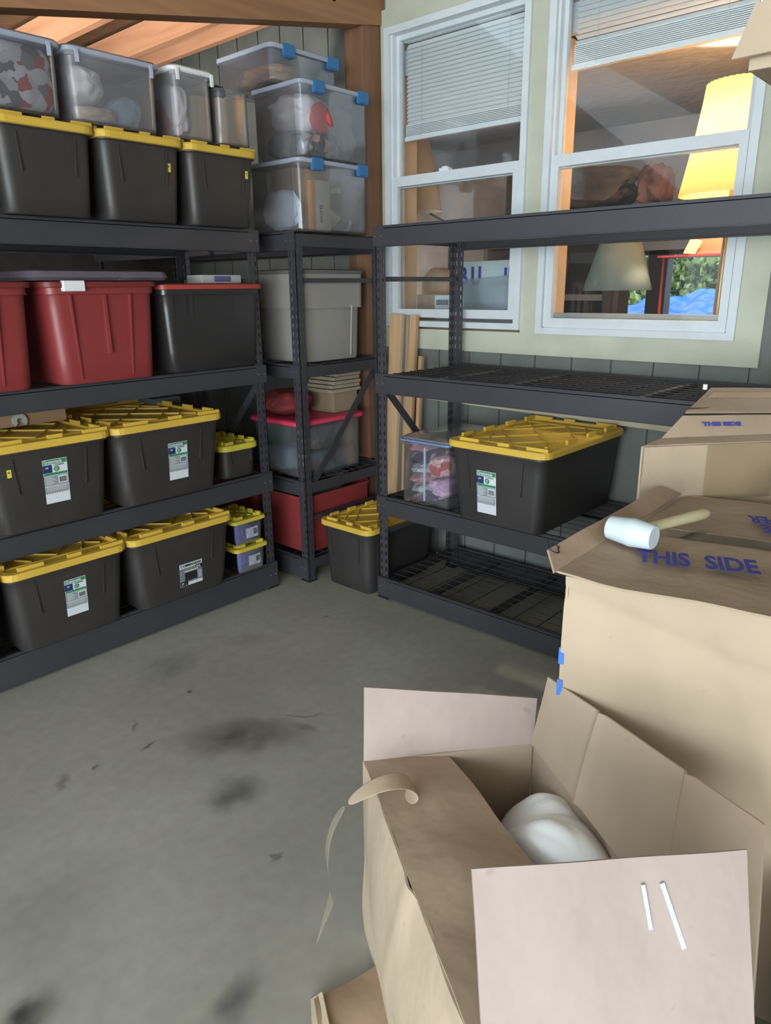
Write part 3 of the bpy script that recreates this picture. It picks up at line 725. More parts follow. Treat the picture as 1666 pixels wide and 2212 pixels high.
# contents of the stack
whitecloth = mat('white_cloth', (.62, .60, .60), .9, vary=.08, vscale=9); beige = mat('beige_cloth', (.42, .33, .25), .9, vary=.1)
lump('pillow', 'white pillow inside the middle clear tote', 'pillow', whitecloth, 2.63, 2.90, 2.90, 3.18, 2.29, 2.485, 3, .15)
lump('grey_cushion', 'pale grey cushion at the post side of the middle clear tote', 'cushion', mat('pale_grey_cloth', (.33, .32, .33), .9, vary=.1), 2.90, 3.055, 2.885, 3.16, 2.178, 2.46, 4, .15)
lump('patterned_cloth', 'grey patterned cloth at the left of the middle clear tote', 'cloth', patches('grey_pattern', [(.30, .30, .29), (.22, .23, .23), (.38, .36, .36), (.16, .17, .18)], 18), 2.63, 2.76, 2.89, 3.18, 2.178, 2.31, 6, .12)
lump('dark_garment', 'black and blush printed garment under the pink cap', 'clothes', patches('black_blush', [(.03, .028, .03), (.05, .045, .05), (.45, .25, .22), (.06, .05, .06), (.42, .36, .33)], 24), 2.75, 2.95, 2.885, 3.02, 2.178, 2.32, 8, .12)
b = bmesh.new(); rings = []       # the coral cap: a short open-ended dome lying on its side
for i in range(9):
    a = i/8*PI/2*1.05
    rings.append([(2.765+.055*math.cos(a)*1.0+.0, 0, 0)])
bmesh.ops.create_uvsphere(b, u_segments=24, v_segments=16, radius=.058)
for v in list(b.verts):
    if v.co.z > .030: b.verts.remove(v)
bmesh.ops.transform(b, matrix=Matrix.Translation((2.79, 2.895, 2.365)) @ Matrix.Rotation(-.35, 4, 'Z') @ Matrix.Rotation(PI/2*.72, 4, 'Y') @ Matrix.Diagonal((1.25, .75, 1.2, 1)), verts=b.verts)
o = obj('cap', b, mat('coral_cloth', (.62, .10, .09), .8), None, True); so = o.modifiers.new('s', 'SOLIDIFY'); so.thickness = .003
tag(o, 'coral pink cap with a dark opening inside the middle clear tote', 'cap')
o = obj('book', bbox(2.70, 2.80, 2.868, 2.90, 1.842, 2.075, .002), mat('cream_book', (.50, .45, .36), .5, vary=.1)); tag(o, 'cream book with an orange spine standing in the lowest clear tote', 'book')
sp = obj('spine', bbox(2.676, 2.70, 2.868, 2.90, 1.842, 2.075, .002), mat('orange_spine', (.45, .20, .08), .5), o)
text('lettering', 'HOME', .03, labelk, (2.745, 2.8665, 1.88), (0, 0, 1), (-1, 0, 0), o, 1, 0, .0)
o = obj('brown_carton', bbox(2.63, 2.88, 2.95, 3.12, 1.842, 2.135, .002), cardd); tag(o, 'brown carton standing behind the book in the lowest tote', 'box')
lump('dark_cloth', 'dark olive cloth at the post side of the lowest clear tote', 'cloth', patches('olive_cream', [(.06, .065, .05), (.10, .10, .08), (.42, .40, .33), (.09, .09, .08)], 10), 2.86, 3.03, 2.87, 3.1, 1.842, 2.08, 12, .15)
o = lump('white_paper_bag', 'white paper bag with a blue star in the lowest clear tote', 'bag', mat('white_paper', (.60, .62, .66), .7), 2.585, 2.655, 2.90, 3.17, 1.842, 2.04, 13, .12)
o = obj('barcode_card', bbox(2.597, 2.60, 2.868, 2.89, 1.848, 1.95), labelw); tag(o, 'white barcode card against the corner of the lowest tote', 'card')
lump('wrapped_food', 'brown paper bundle inside the shallow top tote', 'bundle', mat('brown_paper', (.34, .22, .14), .8, vary=.15), 2.61, 2.97, 3.03, 3.38, 2.518, 2.635, 14, .15)
# --- totes standing on the top-row yellow lids
def lidtote(label, x0, x1, h, lidm, z, yf=2.875, d=.42, body=None, name='storage_tote', cat='storage tote'):
    w = x1-x0
    t = thing(name, label, cat, group='clear totes on the yellow lids'); b = tub_bm(w, d, h, .90, r=.035, wall=.003, rim=.012); obj('body', b, body or milky, t, True, world=False)
    if lidm:
        b = bmesh.new(); loft(b, [rr(w, d, .04, h-.014), rr(w+.008, d+.008, .04, h-.010), rr(w+.008, d+.008, .04, h+.002), rr(w-.01, d-.01, .035, h+.010), rr(w-.05, d-.05, .03, h+.012)])
        obj('lid', b, lidm, t, True, world=False)
        for x in (-.40, .38):
            b = bmesh.new(); box(b, x*w-.006, x*w+.006, -d/2-.012, -d/2-.004, h-.05, h-.005); obj('clip', b, lidm, t, world=False)
    t.location = ((x0+x1)/2, yf+d/2, z)
    return t
ZL = 2.172
lidtote('clear tote packed with red, white and black clothes, at the left edge', 1.03, 1.475, .245, milkylid, ZL, body=clearp)
lidtote('milky clear tote with a pale lid, second from the left on the yellow lids', 1.485, 1.878, .245, milkylid, ZL)
lidtote('clear bin with a white lid on the third yellow lid', 1.93, 2.145, .262, whitep, ZL, d=.40)
lidtote('open clear bin with cardboard inside beside the corner stack', 2.15, 2.345, .235, None, ZL, d=.40, body=clearp)
festive = patches('red_white_grey_fabric', [(.45, .44, .45), (.10, .10, .11), (.35, .05, .05), (.5, .48, .5), (.16, .15, .15), (.40, .38, .40)], 26)
lump('clothes', 'red, white and dark patterned clothes in the leftmost clear tote', 'clothes', festive, 1.06, 1.458, 2.895, 3.25, ZL+.012, ZL+.234, 20, .05, e=9)
lump('plush_blanket', 'cream blanket roll in the milky tote', 'blanket', whitecloth, 1.52, 1.69, 2.93, 3.2, ZL+.085, ZL+.225, 21, .12)
lump('brown_cloth', 'light brown cloth in the bottom of the milky tote', 'cloth', beige, 1.53, 1.74, 2.92, 3.2, ZL+.012, ZL+.085, 22, .12)
lump('blue_cloth', 'pale blue cloth in the right half of the milky tote', 'cloth', mat('pale_blue_cloth', (.20, .30, .38), .9, vary=.2), 1.72, 1.83, 2.92, 3.15, ZL+.012, ZL+.14, 23, .15)
lump('red_cloth', 'dark red and white cloth in the white-lidded bin', 'cloth', patches('red_white', [(.32, .06, .07), (.45, .42, .42), (.4, .1, .1), (.38, .35, .34)], 8), 1.95, 2.05, 2.92, 3.2, ZL+.012, ZL+.22, 24, .1, e=4)
o = obj('carton', bbox(2.055, 2.125, 2.91, 3.2, ZL+.010, ZL+.18, .003), card); tag(o, 'tan carton standing in the white-lidded bin', 'box')
o = obj('carton', bbox(2.175, 2.32, 2.905, 3.2, ZL+.010, ZL+.19, .003), card); tag(o, 'tan carton filling the open clear bin', 'box')
o = lump('black_pouch', 'black pouch lying on the carton in the open clear bin', 'pouch', mat('black_cloth', (.02, .02, .02), .8), 2.165, 2.24, 2.91, 3.02, ZL+.19, ZL+.245, 25, .1)

# --- corner rack lower shelves
t = thing('storage_tote', 'clear tote with a hot pink lid on the corner rack', 'storage tote', group='tote with pink lid'); w, d, h = .50, .42, .30
b = tub_bm(w, d, h, .92, r=.035, wall=.003); obj('body', b, clearp, t, True, world=False)
b = bmesh.new(); loft(b, [rr(w+.01, d+.01, .05, h-.016), rr(w+.02, d+.02, .05, h-.012), rr(w+.02, d+.02, .05, h+.006), rr(w-.01, d-.01, .05, h+.014), rr(w-.06, d-.06, .05, h+.008)]); obj('lid', b, pinkp, t, True, world=False)
t.location = (2.775, 2.87+.21, .577)
for i, (x0, x1, y0, y1, z0, z1, m, lb) in enumerate([
    (2.60, 2.99, 2.89, 2.98, .59, .70, patches('craft_mix', [(.35, .38, .42), (.30, .22, .18), (.18, .3, .35), (.45, .45, .44), (.3, .12, .1)], 14), 'bundle of mixed craft packets along the near side of the pink-lidded tote'),
    (2.60, 2.99, 2.89, 2.99, .715, .84, patches('paper_mix', [(.40, .38, .34), (.25, .3, .32), (.32, .26, .2), (.15, .17, .2)], 12), 'bundle of paper packets on top in the pink-lidded tote'),
    (2.56, 2.72, 3.01, 3.25, .59, .72, patches('grey_blue_mix', [(.20, .24, .32), (.3, .33, .38), (.42, .42, .44)], 14), 'grey-blue folded cloths low in the pink-lidded tote'),
    (2.56, 2.70, 3.12, 3.26, .73, .85, mat('green_cloth', (.05, .22, .12), .8, vary=.3), 'green cloth in the far corner of the pink-lidded tote')]):
    lump('craft_bundle', lb, 'bundle', m, x0, x1, y0, y1, z0, z1, 30+i, .07, e=6)
o = obj('board_game', bbox(2.86, 3.05, 2.95, 3.14, .887, 1.00, .003), mat('tan_stack', (.27, .21, .14), .7)); tag(o, 'tan carton standing on the pink lid against the post', 'box')
b = bmesh.new()
for k in range(5): box(b, 2.83+.01*k, 3.06, 2.93+.008*(k % 2), 3.14, 1.002+k*.022, 1.020+k*.022)
o = obj('wood_offcuts', b, mat('pale_wood_offcut', (.32, .27, .19), .7, vary=.2)); tag(o, 'stack of pale wood offcuts on the tan carton under the grey bin shelf', 'wood stack', kind='stuff')
lump('red_gift_bag', 'dark red bag lying on the pink lid behind the rack post', 'bag', mat('deep_red_cloth', (.18, .02, .022), .8, vary=.3), 2.53, 2.82, 3.0, 3.25, .887, 1.03, 40, .15)
t = thing('storage_bin', 'long red bin on the bottom shelf of the corner rack', 'storage bin', group='red bins on the corner rack'); w, d, h = .56, .42, .34
b = tub_bm(w, d, h, .9, r=.04); obj('body', b, redp, t, True, world=False); t.location = (2.53+.28, 2.865+.21, .142)
rb2 = dup(t, label='dark red bin further back on the bottom shelf of the corner rack'); rb2.location = (2.81, 3.52, .142)
b = bmesh.new(); loft(b, [rr(.09, .10, .012, .0), rr(.09, .10, .012, .02)]); o = obj('white_box_lid', b, whitep, None, True, world=False); o.location = (2.595, 2.97, .484); tag(o, 'small white lid on the end of the long red bin', 'lid')
lump('black_tools', 'dark grey tool bag lying in the long red bin', 'bag', mat('dark_bag', (.035, .033, .035), .6, vary=.3), 2.64, 2.98, 2.90, 3.2, .33, .512, 41, .12)
o = lump('plastic_wrap', 'glossy plastic wrapper on the tool bag in the red bin', 'wrapper', mat('grey_wrap', (.16, .16, .17), .25), 2.86, 2.99, 2.93, 3.1, .49, .545, 42, .25)

# --- clear tote of clothes on the right rack
t = thing('storage_tote', 'clear tote with blue-rimmed lid, packed with pink and navy clothes', 'storage tote', group='totes on the rack under the windows'); w, d, h = .30, .46, .31
b = tub_bm(w, d, h, .94, r=.02, wall=.003); obj('body', b, clear('bright_clear_plastic', tint=(.98, .98, 1), haze=.04, gloss=.06, rough=.1), t, True, world=False)
b = bmesh.new(); loft(b, [rr(w+.004, d+.004, .03, h-.014), rr(w+.014, d+.014, .03, h-.010), rr(w+.014, d+.014, .03, h)], close_last=True); o = obj('lid_rim', b, clear('blue_rim', tint=(.5, .7, 1), haze=.6, gloss=.2, rough=.2, hcol=(.22, .38, .68)), t, True, world=False)
b = bmesh.new(); loft(b, [rr(w-.004, d-.004, .03, h+.001), rr(w-.01, d-.01, .03, h+.010), rr(w-.05, d-.05, .03, h+.016)]); obj('lid', b, clear('smoky_lid', tint=(.9, .88, .95), haze=.38, gloss=.2, rough=.2, hcol=(.42, .38, .42)), t, True, world=False)
b = bmesh.new(); box(b, -.002, .004, -d/2+.006, -d/2+.014, .02, h-.03); obj('rib', b, milkylid, t, world=False)
t.location = (2.615+.23, 2.105, .562); t.rotation_euler = (0, 0, -PI/2)
cl = [((.62, .30, .33), (.68, .45, .47), (.6, .25, .28)), ((.03, .03, .07), (.06, .05, .12), (.4, .4, .45)), ((.5, .55, .58), (.55, .58, .62), (.3, .4, .5)), ((.52, .30, .32), (.45, .22, .25), (.6, .5, .5)), ((.45, .50, .52), (.12, .10, .16), (.55, .6, .6)), ((.08, .07, .12), (.3, .3, .35), (.5, .35, .4)), ((.42, .28, .42), (.5, .34, .46), (.36, .22, .36)), ((.35, .05, .05), (.5, .3, .3), (.6, .55, .52))]
k = 0
desc = ['coral', 'navy', 'pale blue', 'dusty pink', 'white and plum', 'dark plum', 'lilac', 'red and cream']
spots = [(2.14, 2.225, .80, .855), (2.12, 2.23, .745, .80), (2.10, 2.225, .70, .748), (2.12, 2.225, .645, .70), (2.11, 2.22, .60, .648), (2.05, 2.2, .576, .602), (1.985, 2.11, .60, .69), (1.985, 2.11, .69, .80)]
for i, (ya, yb, za, zb) in enumerate(spots):
    lump('folded_garment', '%s garment packed in the clear tote beside the big bin' % desc[i], 'clothes', patches('garment_%s' % desc[i].replace(' ', '_'), list(cl[i]), 24), 2.628, 3.02, ya, yb, za, zb, 50+i, .14, group='clothes in the blue-rimmed tote', e=4)

# --- planks leaning on the wall beside the post
ps = [(2.868, 2.775, 1.415, plankm, 'wide tan plank leaning upright beside the wooden post'), (2.768, 2.746, 1.41, plankd, 'thin grey-edged plank beside the wide tan one'), (2.743, 2.722, 1.405, plankd, 'thin plank seen edge-on, second of the pair'),
      (2.718, 2.668, 1.412, plankm, 'narrower tan plank leaning under the left window'), (2.655, 2.628, 1.19, plankm, 'short round-topped stick beside the leaning planks')]
for i, (ya, yb, zt, m, lb) in enumerate(ps):
    b = bmesh.new(); bar(b, (3.185-.03*(i % 2), (ya+yb)/2, .012), (3.262, (ya+yb)/2+.0, zt), .024 if i != 1 else .05, ya-yb-.002, up=(0, 1, 0))
    o = obj('plank', b, m); tag(o, lb, 'plank', 'planks leaning on the window wall')

# ================================================================== CARDBOARD BOXES
def V(*a): return Vector(a)
# --- big closed box with the mallet
t = thing('moving_box', 'big closed moving box with THIS SIDE printed in blue and a mallet on top', 'box', (1.8, .3, 0))
A1, A2, A3, A4 = V(1.335, .70, .97), V(2.13, .715, .97), V(2.42, -.70, .97), V(1.60, -.70, .97)
def low(p, dx=0, dy=0, z=0): return V(p.x+dx, p.y+dy, z)
bm = bmesh.new()
F1 = A1+V(.028, -.006, -.012); F4 = A4+V(.028, 0, -.012)
def creases(u, v):
    return -.012*math.exp(-((u-.22-.25*(1-v))/.02)**2)*(v > .3)-.008*math.exp(-((u-.36-.2*(1-v))/.02)**2)*(v > .45)+.010*math.exp(-((v-(.96-.35*u))/.02)**2)
patch(bm, [low(F4), low(F1), F1, F4], nu=60, nv=60, th=-.006, bulge=.02, nz=.008, curl=lambda u, v: .9*creases(1-u, v))
obj('front_panel', bm, cardl, t, True)
obj('side_panel', P([low(F1), low(A2), A2, F1], nu=10, nv=10, th=.006, bulge=.012, nz=.004), cardl, t, True)
obj('back_panel', P([low(A2), low(A3), A3, A2], nu=4, nv=4, th=.006), cardl, t, True)
obj('far_side_panel', P([low(A3), low(F4), F4, A3], nu=4, nv=4, th=.006), cardl, t, True)
mid1, mid4 = (A1+A2)/2, (A4+A3)/2
o = obj('near_flap', P([A1+V(-.012, .0, .0), A4+V(-.012, 0, 0), mid4, mid1], nu=30, nv=20, th=-.005, nz=.006, bulge=-.006, curl=lambda u, v: .010*math.exp(-(u/.06)**2)), card, t, True)
obj('far_flap', P([mid1, mid4, A3, A2], nu=20, nv=16, th=-.005, nz=.005, bulge=-.004), card, t, True)
obj('edge_fold', P([V(1.312, .700, .975), V(2.10, .725, .975), V(2.03, .762, 1.005), V(1.355, .742, 1.005)], nu=30, nv=5, th=.005, nz=.012, bulge=-.004), cardboard('cardboard_fold', (.42, .31, .22)), t, True)
o = obj('seam_tape', P([mid1+V(-.04, .02, .003), mid4+V(-.04, 0, .003), mid4+V(.035, 0, .003), mid1+V(.035, .02, .003)], nu=30, nv=4, th=.0006, nz=.005), tapem, t, True); o['label'] = 'strip of clear tape over the seam'
bx = V(.385, -.923, 0); by = V(.923, .385, 0)
def onA(x, y): return (x, y, .9835)
o = text('lettering', 'THIS  SIDE  UP', .115, blueink, onA(1.478, .588), bx, by, t, .47, .004); o['label'] = 'blue THIS SIDE print'
text('lettering', 'LARGE', .085, blueink, onA(1.965, .34), -bx, -by, t, .5, .003)
text('lettering', 'MAGIC FER', .085, blueink, onA(2.055, .32), -bx, -by, t, .47, .003)
text('lettering', 'C5', .045, mat('marker_ink', (.03, .02, .04), .7), (1.362, .714, .996), (.4, .25, .1), (-.2, .5, .3), t, .8, 0, .004)
for z in (.765, .685):
    b = bmesh.new(); patch(b, [V(1.3615, .6955, z-.020), V(1.3645, .683, z-.020), V(1.3645, .683, z+.020), V(1.3615, .6955, z+.020)], nu=1, nv=1, th=-.0015)
    bmesh.ops.translate(b, verts=b.verts, vec=(-.006, .001, 0)); o = obj('blue_mark', b, bluebright, t); o['label'] = 'blue printed bar'
# --- box behind it, flaps pushed up
t = thing('moving_box', 'moving box behind the mallet box, taped front and flaps bulging up', 'box', (2.3, .5, 0))
B1, B2 = V(2.014, .814, 1.12), V(2.42, .455, 1.12)
B3, B4 = V(2.60, .47, 1.12), V(2.40, .80, 1.12)
D = .0
obj('front_panel', P([low(B2), low(B1), B1, B2], nu=24, nv=24, th=-.006, nz=.006, bulge=.01), cardl, t, True)
obj('side_panel', P([low(B1), low(B4), B4, B1], nu=8, nv=8, th=-.006), cardl, t, True)
obj('back_panel', P([low(B4), low(B3), B3, B4], nu=4, nv=4, th=-.006), cardl, t, True)
obj('far_side_panel', P([low(B3), low(B2), B2, B3], nu=4, nv=4, th=-.006), cardl, t, True)
R1 = V(2.10, .80, 1.130); R2 = V(2.46, .46, 1.135); T1_ = V(2.20, .773, 1.196); T2_ = V(2.52, .46, 1.19); U1 = V(2.40, .773, 1.246); U2 = V(2.58, .46, 1.25)
obj('edge_flap', P([B1, B2, R2, R1], nu=16, nv=4, th=.005, nz=.004), card, t, True)
obj('near_flap', P([R1, R2, T2_, T1_], nu=16, nv=8, th=.005, nz=.008), card, t, True)
obj('far_flap', P([T1_, T2_, U2, U1], nu=16, nv=8, th=.005, nz=.006), card, t, True)
o = obj('seam_tape', P([T1_+V(-.02, 0, -.004), T2_+V(-.02, 0, -.004), T2_+V(.03, 0, .013), T1_+V(.03, 0, .013)], nu=16, nv=4, th=.0006, nz=.004), tapem, t, True)
o = obj('glossy_tape', P([T1_*.42+U1*.58+V(.006, -.02, .006), T2_*.42+U2*.58+V(.006, .0, .006), T2_*.2+U2*.8+V(.006, 0, .006), T1_*.2+U1*.8+V(.006, -.02, .006)], nu=16, nv=4, th=.0006, nz=.002), mat('orange_lit_tape', (.45, .33, .22), .12), t, True)  # orange reflection of the lamp put into the tape colour
u = (B2-B1).normalized()
fo = V(-u.y, u.x, 0)*-1
nrm = V(u.y, -u.x, 0); nrm = nrm if nrm.dot(V(-1, -1, 0)) > 0 else -nrm
o = obj('crinkled_tape', P([B1+u*.19+nrm*.014+V(0, 0, -.16), B1+u*.40+nrm*.014+V(0, 0, -.16), B1+u*.40+nrm*.010+V(0, 0, .0), B1+u*.19+nrm*.010], nu=24, nv=20, th=.0006, nz=.012, seed=4), tapem, t, True); o['label'] = 'crinkled clear tape'
x_ = (T2_-T1_).normalized(); y_ = (U1-T1_).normalized()
text('lettering', 'THIS SIDE', .016, blueink, R1*.65+T1_*.35+(R2-R1)*.20+V(-.004, -.004, .010), x_, (T1_-R1).normalized(), t, 1.7, .001)
text('lettering', 'UP', .05, blueink, T1_*.5+U1*.5+x_*.22+V(0, 0, .012), x_, y_, t, .8, .002)
b = bmesh.new(); tube(b, [(2.385, .785, 1.246), (2.385, .785, 1.262)], .007, 10); o = obj('bottle_cap', b, whitep); tag(o, 'tiny white cap on the corner of the rear moving box flap', 'cap'); 

# --- box hanging over the top right corner, carried by a tall carton outside the frame
o = obj('tall_carton', bbox(1.66, 2.0, -.66, -.15, .985, 1.915, .004), card); tag(o, 'tall carton standing on the mallet box beyond the frame', 'box')
t = thing('moving_box', 'cardboard box jutting into the top right corner above the lamp window', 'box', (1.7, .1, 1.917))
obj('carton_body', bbox(1.50, 1.93, -.74, .485, 1.917, 2.02, .004), cardl, t)
obj('flap', P([V(1.50, .485, 2.02), V(1.50, -.74, 2.02), V(1.47, -.74, 1.945), V(1.475, .507, 1.935)], nu=10, nv=4, th=.004, nz=.003), cardl, t, True)

# --- open box in front
t = thing('open_box', 'open cardboard box in front with torn tape and white cloth inside', 'box', (1.0, .6, 0))
FL, FR = V(1.05, 1.02, .50), V(1.37, .757, .50); vv = V(-.55, -.835, 0); uu = V(.772, -.635, 0)
NL, NR = FL+vv*.74, FR+vv*.74
obj('far_panel', P([low(FR), low(FL), FL, FR], nu=10, nv=10, th=.005, nz=.003), cardin, t, True)
obj('left_panel', P([low(FL, -.012, -.0), low(NL, -.02, .01), NL, FL], nu=40, nv=30, th=-.005, bulge=.030, nz=.008, seed=3, curl=lambda u, v: .008*math.exp(-((u-.42-.1*v)/.03)**2)*v), cardl, t, True)
obj('right_panel', P([low(NR), low(FR), FR, NR], nu=20, nv=12, th=.005, nz=.006, bulge=.01), cardin, t, True)
obj('near_panel', P([low(NL), low(NR), NR, NL], nu=10, nv=10, th=.005), cardl, t, True)
obj('bottom_panel', P([low(FL, z=.006), low(FR, z=.006), low(NR, z=.006), low(NL, z=.006)], nu=6, nv=6, th=.005), cardin, t, True)
o = obj('far_flap', P([FL, FR, V(1.392, .765, .612), V(1.063, 1.026, .688)], nu=16, nv=10, th=-.005, nz=.005, bulge=.004), cardp, t, True)
o = obj('left_flap', P([FL+V(0, 0, .002), NL+V(0, 0, .002), NL+uu*.30+V(0, 0, -.02), FL+uu*.205+V(0, 0, -.003)], nu=24, nv=14, th=-.005, nz=.012, bulge=.008, seed=9), card, t, True)
o = obj('right_flap', P([FR, NR, V(1.23, .215, .655), V(1.378, .726, .690)], nu=60, nv=14, th=.005, nz=.003, bulge=.004, seed=2, curl=lambda u, v: .007*math.exp(-((u-.30)/.012)**2)+.009*math.exp(-((u-.72)/.012)**2)), cardin, t, True)
o = obj('near_flap', P([NL+V(.0, .0, 0), NR, V(1.024+.016, .203, .738), V(.72+.004, .488, .748)], nu=24, nv=16, th=.005, nz=.008, bulge=.006, seed=5), cardp, t, True)
# tape remains
def ribbon(name, pts, ws, m, wd=(0, 0, 1)):
    b = bmesh.new(); L = []; wd = Vector(wd)
    for p, w_ in zip(pts, ws):
        p = Vector(p); L.append((b.verts.new(p-wd*w_/2), b.verts.new(p+wd*w_/2)))
    for (a, c), (d_, e) in zip(L, L[1:]): b.faces.new((a, d_, e, c))
    o = obj(name, b, m, t, True); s = o.modifiers.new('s', 'SOLIDIFY'); s.thickness = .0012
    s2_ = o.modifiers.new('b', 'SUBSURF'); s2_.levels = 2; s2_.render_levels = 2
    return o
sidecard = cardboard('torn_card', (.44, .35, .25))
base = FL+vv*.16
ax = vv.normalized()
# curled strip: rises from the rim, curls over to the right, and another strip hangs down outside
o = ribbon('curled_strip', [base+V(-.050, .055, .005), base+V(-.02, .02, .045), base+V(.02, -.012, .060), base+V(.058, -.035, .048), base+V(.070, -.045, .018), base+V(.045, -.03, .004)], [.03, .05, .06, .065, .065, .06], sidecard, wd=ax); o['label'] = 'curled strip of torn cardboard and tape'
o = ribbon('hanging_strip', [base+V(-.05, .055, .006), base+V(-.075, .075, -.04), base+V(-.095, .075, -.09), base+V(-.105, .070, -.15), base+V(-.095, .055, -.20), base+V(-.115, .065, -.25), base+V(-.14, .075, -.33)], [.02, .03, .035, .06, .05, .024, .006], stripm, wd=(.55, .835, 0))
o['label'] = 'loose hanging strip of clear tape'
o = obj('tape_knot', P([V(.885, .745, .452), V(.86, .712, .452), V(.845, .715, .40), V(.872, .748, .40)], nu=8, nv=8, th=.001, nz=.02, seed=11, bulge=.015), stripm, t, True)
for i, (a_, b_) in enumerate(((.50, .16), (.74, .20))):
    pass
# light scratches of tape on the near flap
e0, e1 = V(.724, .488, .748), V(1.04, .203, .738)
nf = (NR-NL).cross(e0-NL).normalized(); nf = nf if nf.dot(V(-1, -.3, .2)) > 0 else -nf
for i, (f0, z0, f1, z1, wdt) in enumerate(((.60, .86, .62, .62, .006), (.67, .86, .74, .50, .007))):
    a = (NL+(NR-NL)*f0)*(1-z0)+(e0+(e1-e0)*f0)*z0; c_ = (NL+(NR-NL)*f1)*(1-z1)+(e0+(e1-e0)*f1)*z1
    b = bmesh.new(); bar(b, a+nf*.010, c_+nf*.010, wdt, .0012, up=nf); o = obj('tape_streak', b, mat('pale_blue_tape_edge', (.55, .66, .85), .3), t); o['label'] = 'thin shiny strip of tape'
# cloth inside
bm = bmesh.new(); bmesh.ops.create_grid(bm, x_segments=70, y_segments=70, size=.5)
for v in bm.verts:
    x, y = v.co.x*.36, v.co.y*.56
    r = math.sqrt((x/.15)**2+(y/.24)**2)
    z = .26*max(0, 1-r*r)**.62
    z += .05*mn.noise(Vector((x*7+y*5, y*4, 2)))+.022*abs(mn.noise(Vector((x*16+y*9, y*8-x*5, 5))))
    v.co = V(x, y, z)
bmesh.ops.rotate(bm, verts=bm.verts, cent=(0, 0, 0), matrix=Matrix.Rotation(-.58, 3, 'Z'))
bmesh.ops.translate(bm, verts=bm.verts, vec=(1.185, .575, .225))
o = obj('white_cloth', bm, mat('soft_white_cloth', (.82, .85, .85), .9, bump=.1, bscale=120), None, True); so = o.modifiers.new('s', 'SOLIDIFY'); so.thickness = .004
tag(o, 'crumpled white cloth heaped inside the open box', 'cloth')
lump('dark_bundle', 'dark grey bundle in the far corner of the open box', 'bundle', mat('dark_grey_cloth', (.10, .10, .12), .9, vary=.3), 1.10, 1.28, .70, .86, .012, .33, 60, .12)
# --- flattened cardboard pieces on the floor
t = thing('cardboard_piece', 'torn cardboard piece on the floor at the left foot of the open box', 'cardboard', (.85, .9, 0))
obj('sheet', P([V(.815, .965, .02), V(.98, .905, .03), V(.90, .70, .02), V(.70, .80, .008)], nu=14, nv=12, th=.004, nz=.02), cardboard('brown_sheet', (.30, .21, .14)), t, True)
o = obj('torn_edge', P([V(.822, .985, .002), V(.835, .955, .035), V(.775, .86, .03), V(.745, .885, .002)], nu=10, nv=5, th=.003, nz=.03, seed=3), cardl, t, True); o['label'] = 'pale torn edge'
o = obj('flat_carton', P([V(1.30, .12, .30), V(1.62, -.02, .34), V(1.52, -.35, .30), V(1.15, -.3, .25)], nu=6, nv=6, th=.01, nz=.01), card)
t = thing('side_box', 'brown cardboard box at the lower right edge behind the open box flap', 'box', (1.3, 0, 0))
S1, S2, S3, S4 = V(1.10, .13, .40), V(1.33, .16, .42), V(1.48, -.25, .42), V(1.1, -.3, .40)
bpy.data.objects.remove(o)
for nm, c_ in (('front_panel', [low(S4), low(S1), S1, S4]), ('side_panel', [low(S1), low(S2), S2, S1]), ('back_panel', [low(S2), low(S3), S3, S2]), ('top_panel', [S1, S2, S3, S4])):
    obj(nm, P(c_, nu=8, nv=8, th=.005, nz=.006), card, t, True)

# ================================================================== MALLET
t = thing('rubber_mallet', 'white rubber mallet with a pale wooden handle lying on the moving box', 'mallet', (1.56, .64, .984))
hc = V(1.560, .640, 1.018)
hd = V(-.07, -.998, 0).normalized()
def rev(bm, c, axis, prof, seg=28):
    s = axis.cross(V(0, 0, 1)).normalized(); tt_ = s.cross(axis); R_ = []
    for a, r in prof: R_.append([bm.verts.new(c+axis*a+s*math.cos(2*PI*k/seg)*r+tt_*math.sin(2*PI*k/seg)*r) for k in range(seg)])
    for a, b_ in zip(R_, R_[1:]):
        for k in range(seg): bm.faces.new((a[k], a[(k+1) % seg], b_[(k+1) % seg], b_[k]))
    bm.faces.new(R_[0][::-1]); bm.faces.new(R_[-1])
b = bmesh.new(); rev(b, hc, hd, [(-.056, .023), (-.053, .027), (-.008, .032), (.0, .0335), (.008, .0335), (.012, .0325), (.053, .0285), (.056, .026)])
obj('head', b, mat('white_rubber', (.56, .66, .70), .5, vary=.03), t, True)
b = bmesh.new(); hdir = V(1.925-1.555, .572-.640, 0).normalized(); hdir = V(hdir.x, hdir.y, -.06).normalized()
rev(b, hc, hdir, [(.026, .0105), (.05, .0115), (.14, .0125), (.27, .0145), (.315, .014), (.33, .011), (.334, .005)], 18)
obj('handle', b, wood('mallet_handle_wood', (.56, .50, .30), (.64, .58, .38), axis=0), t, True)

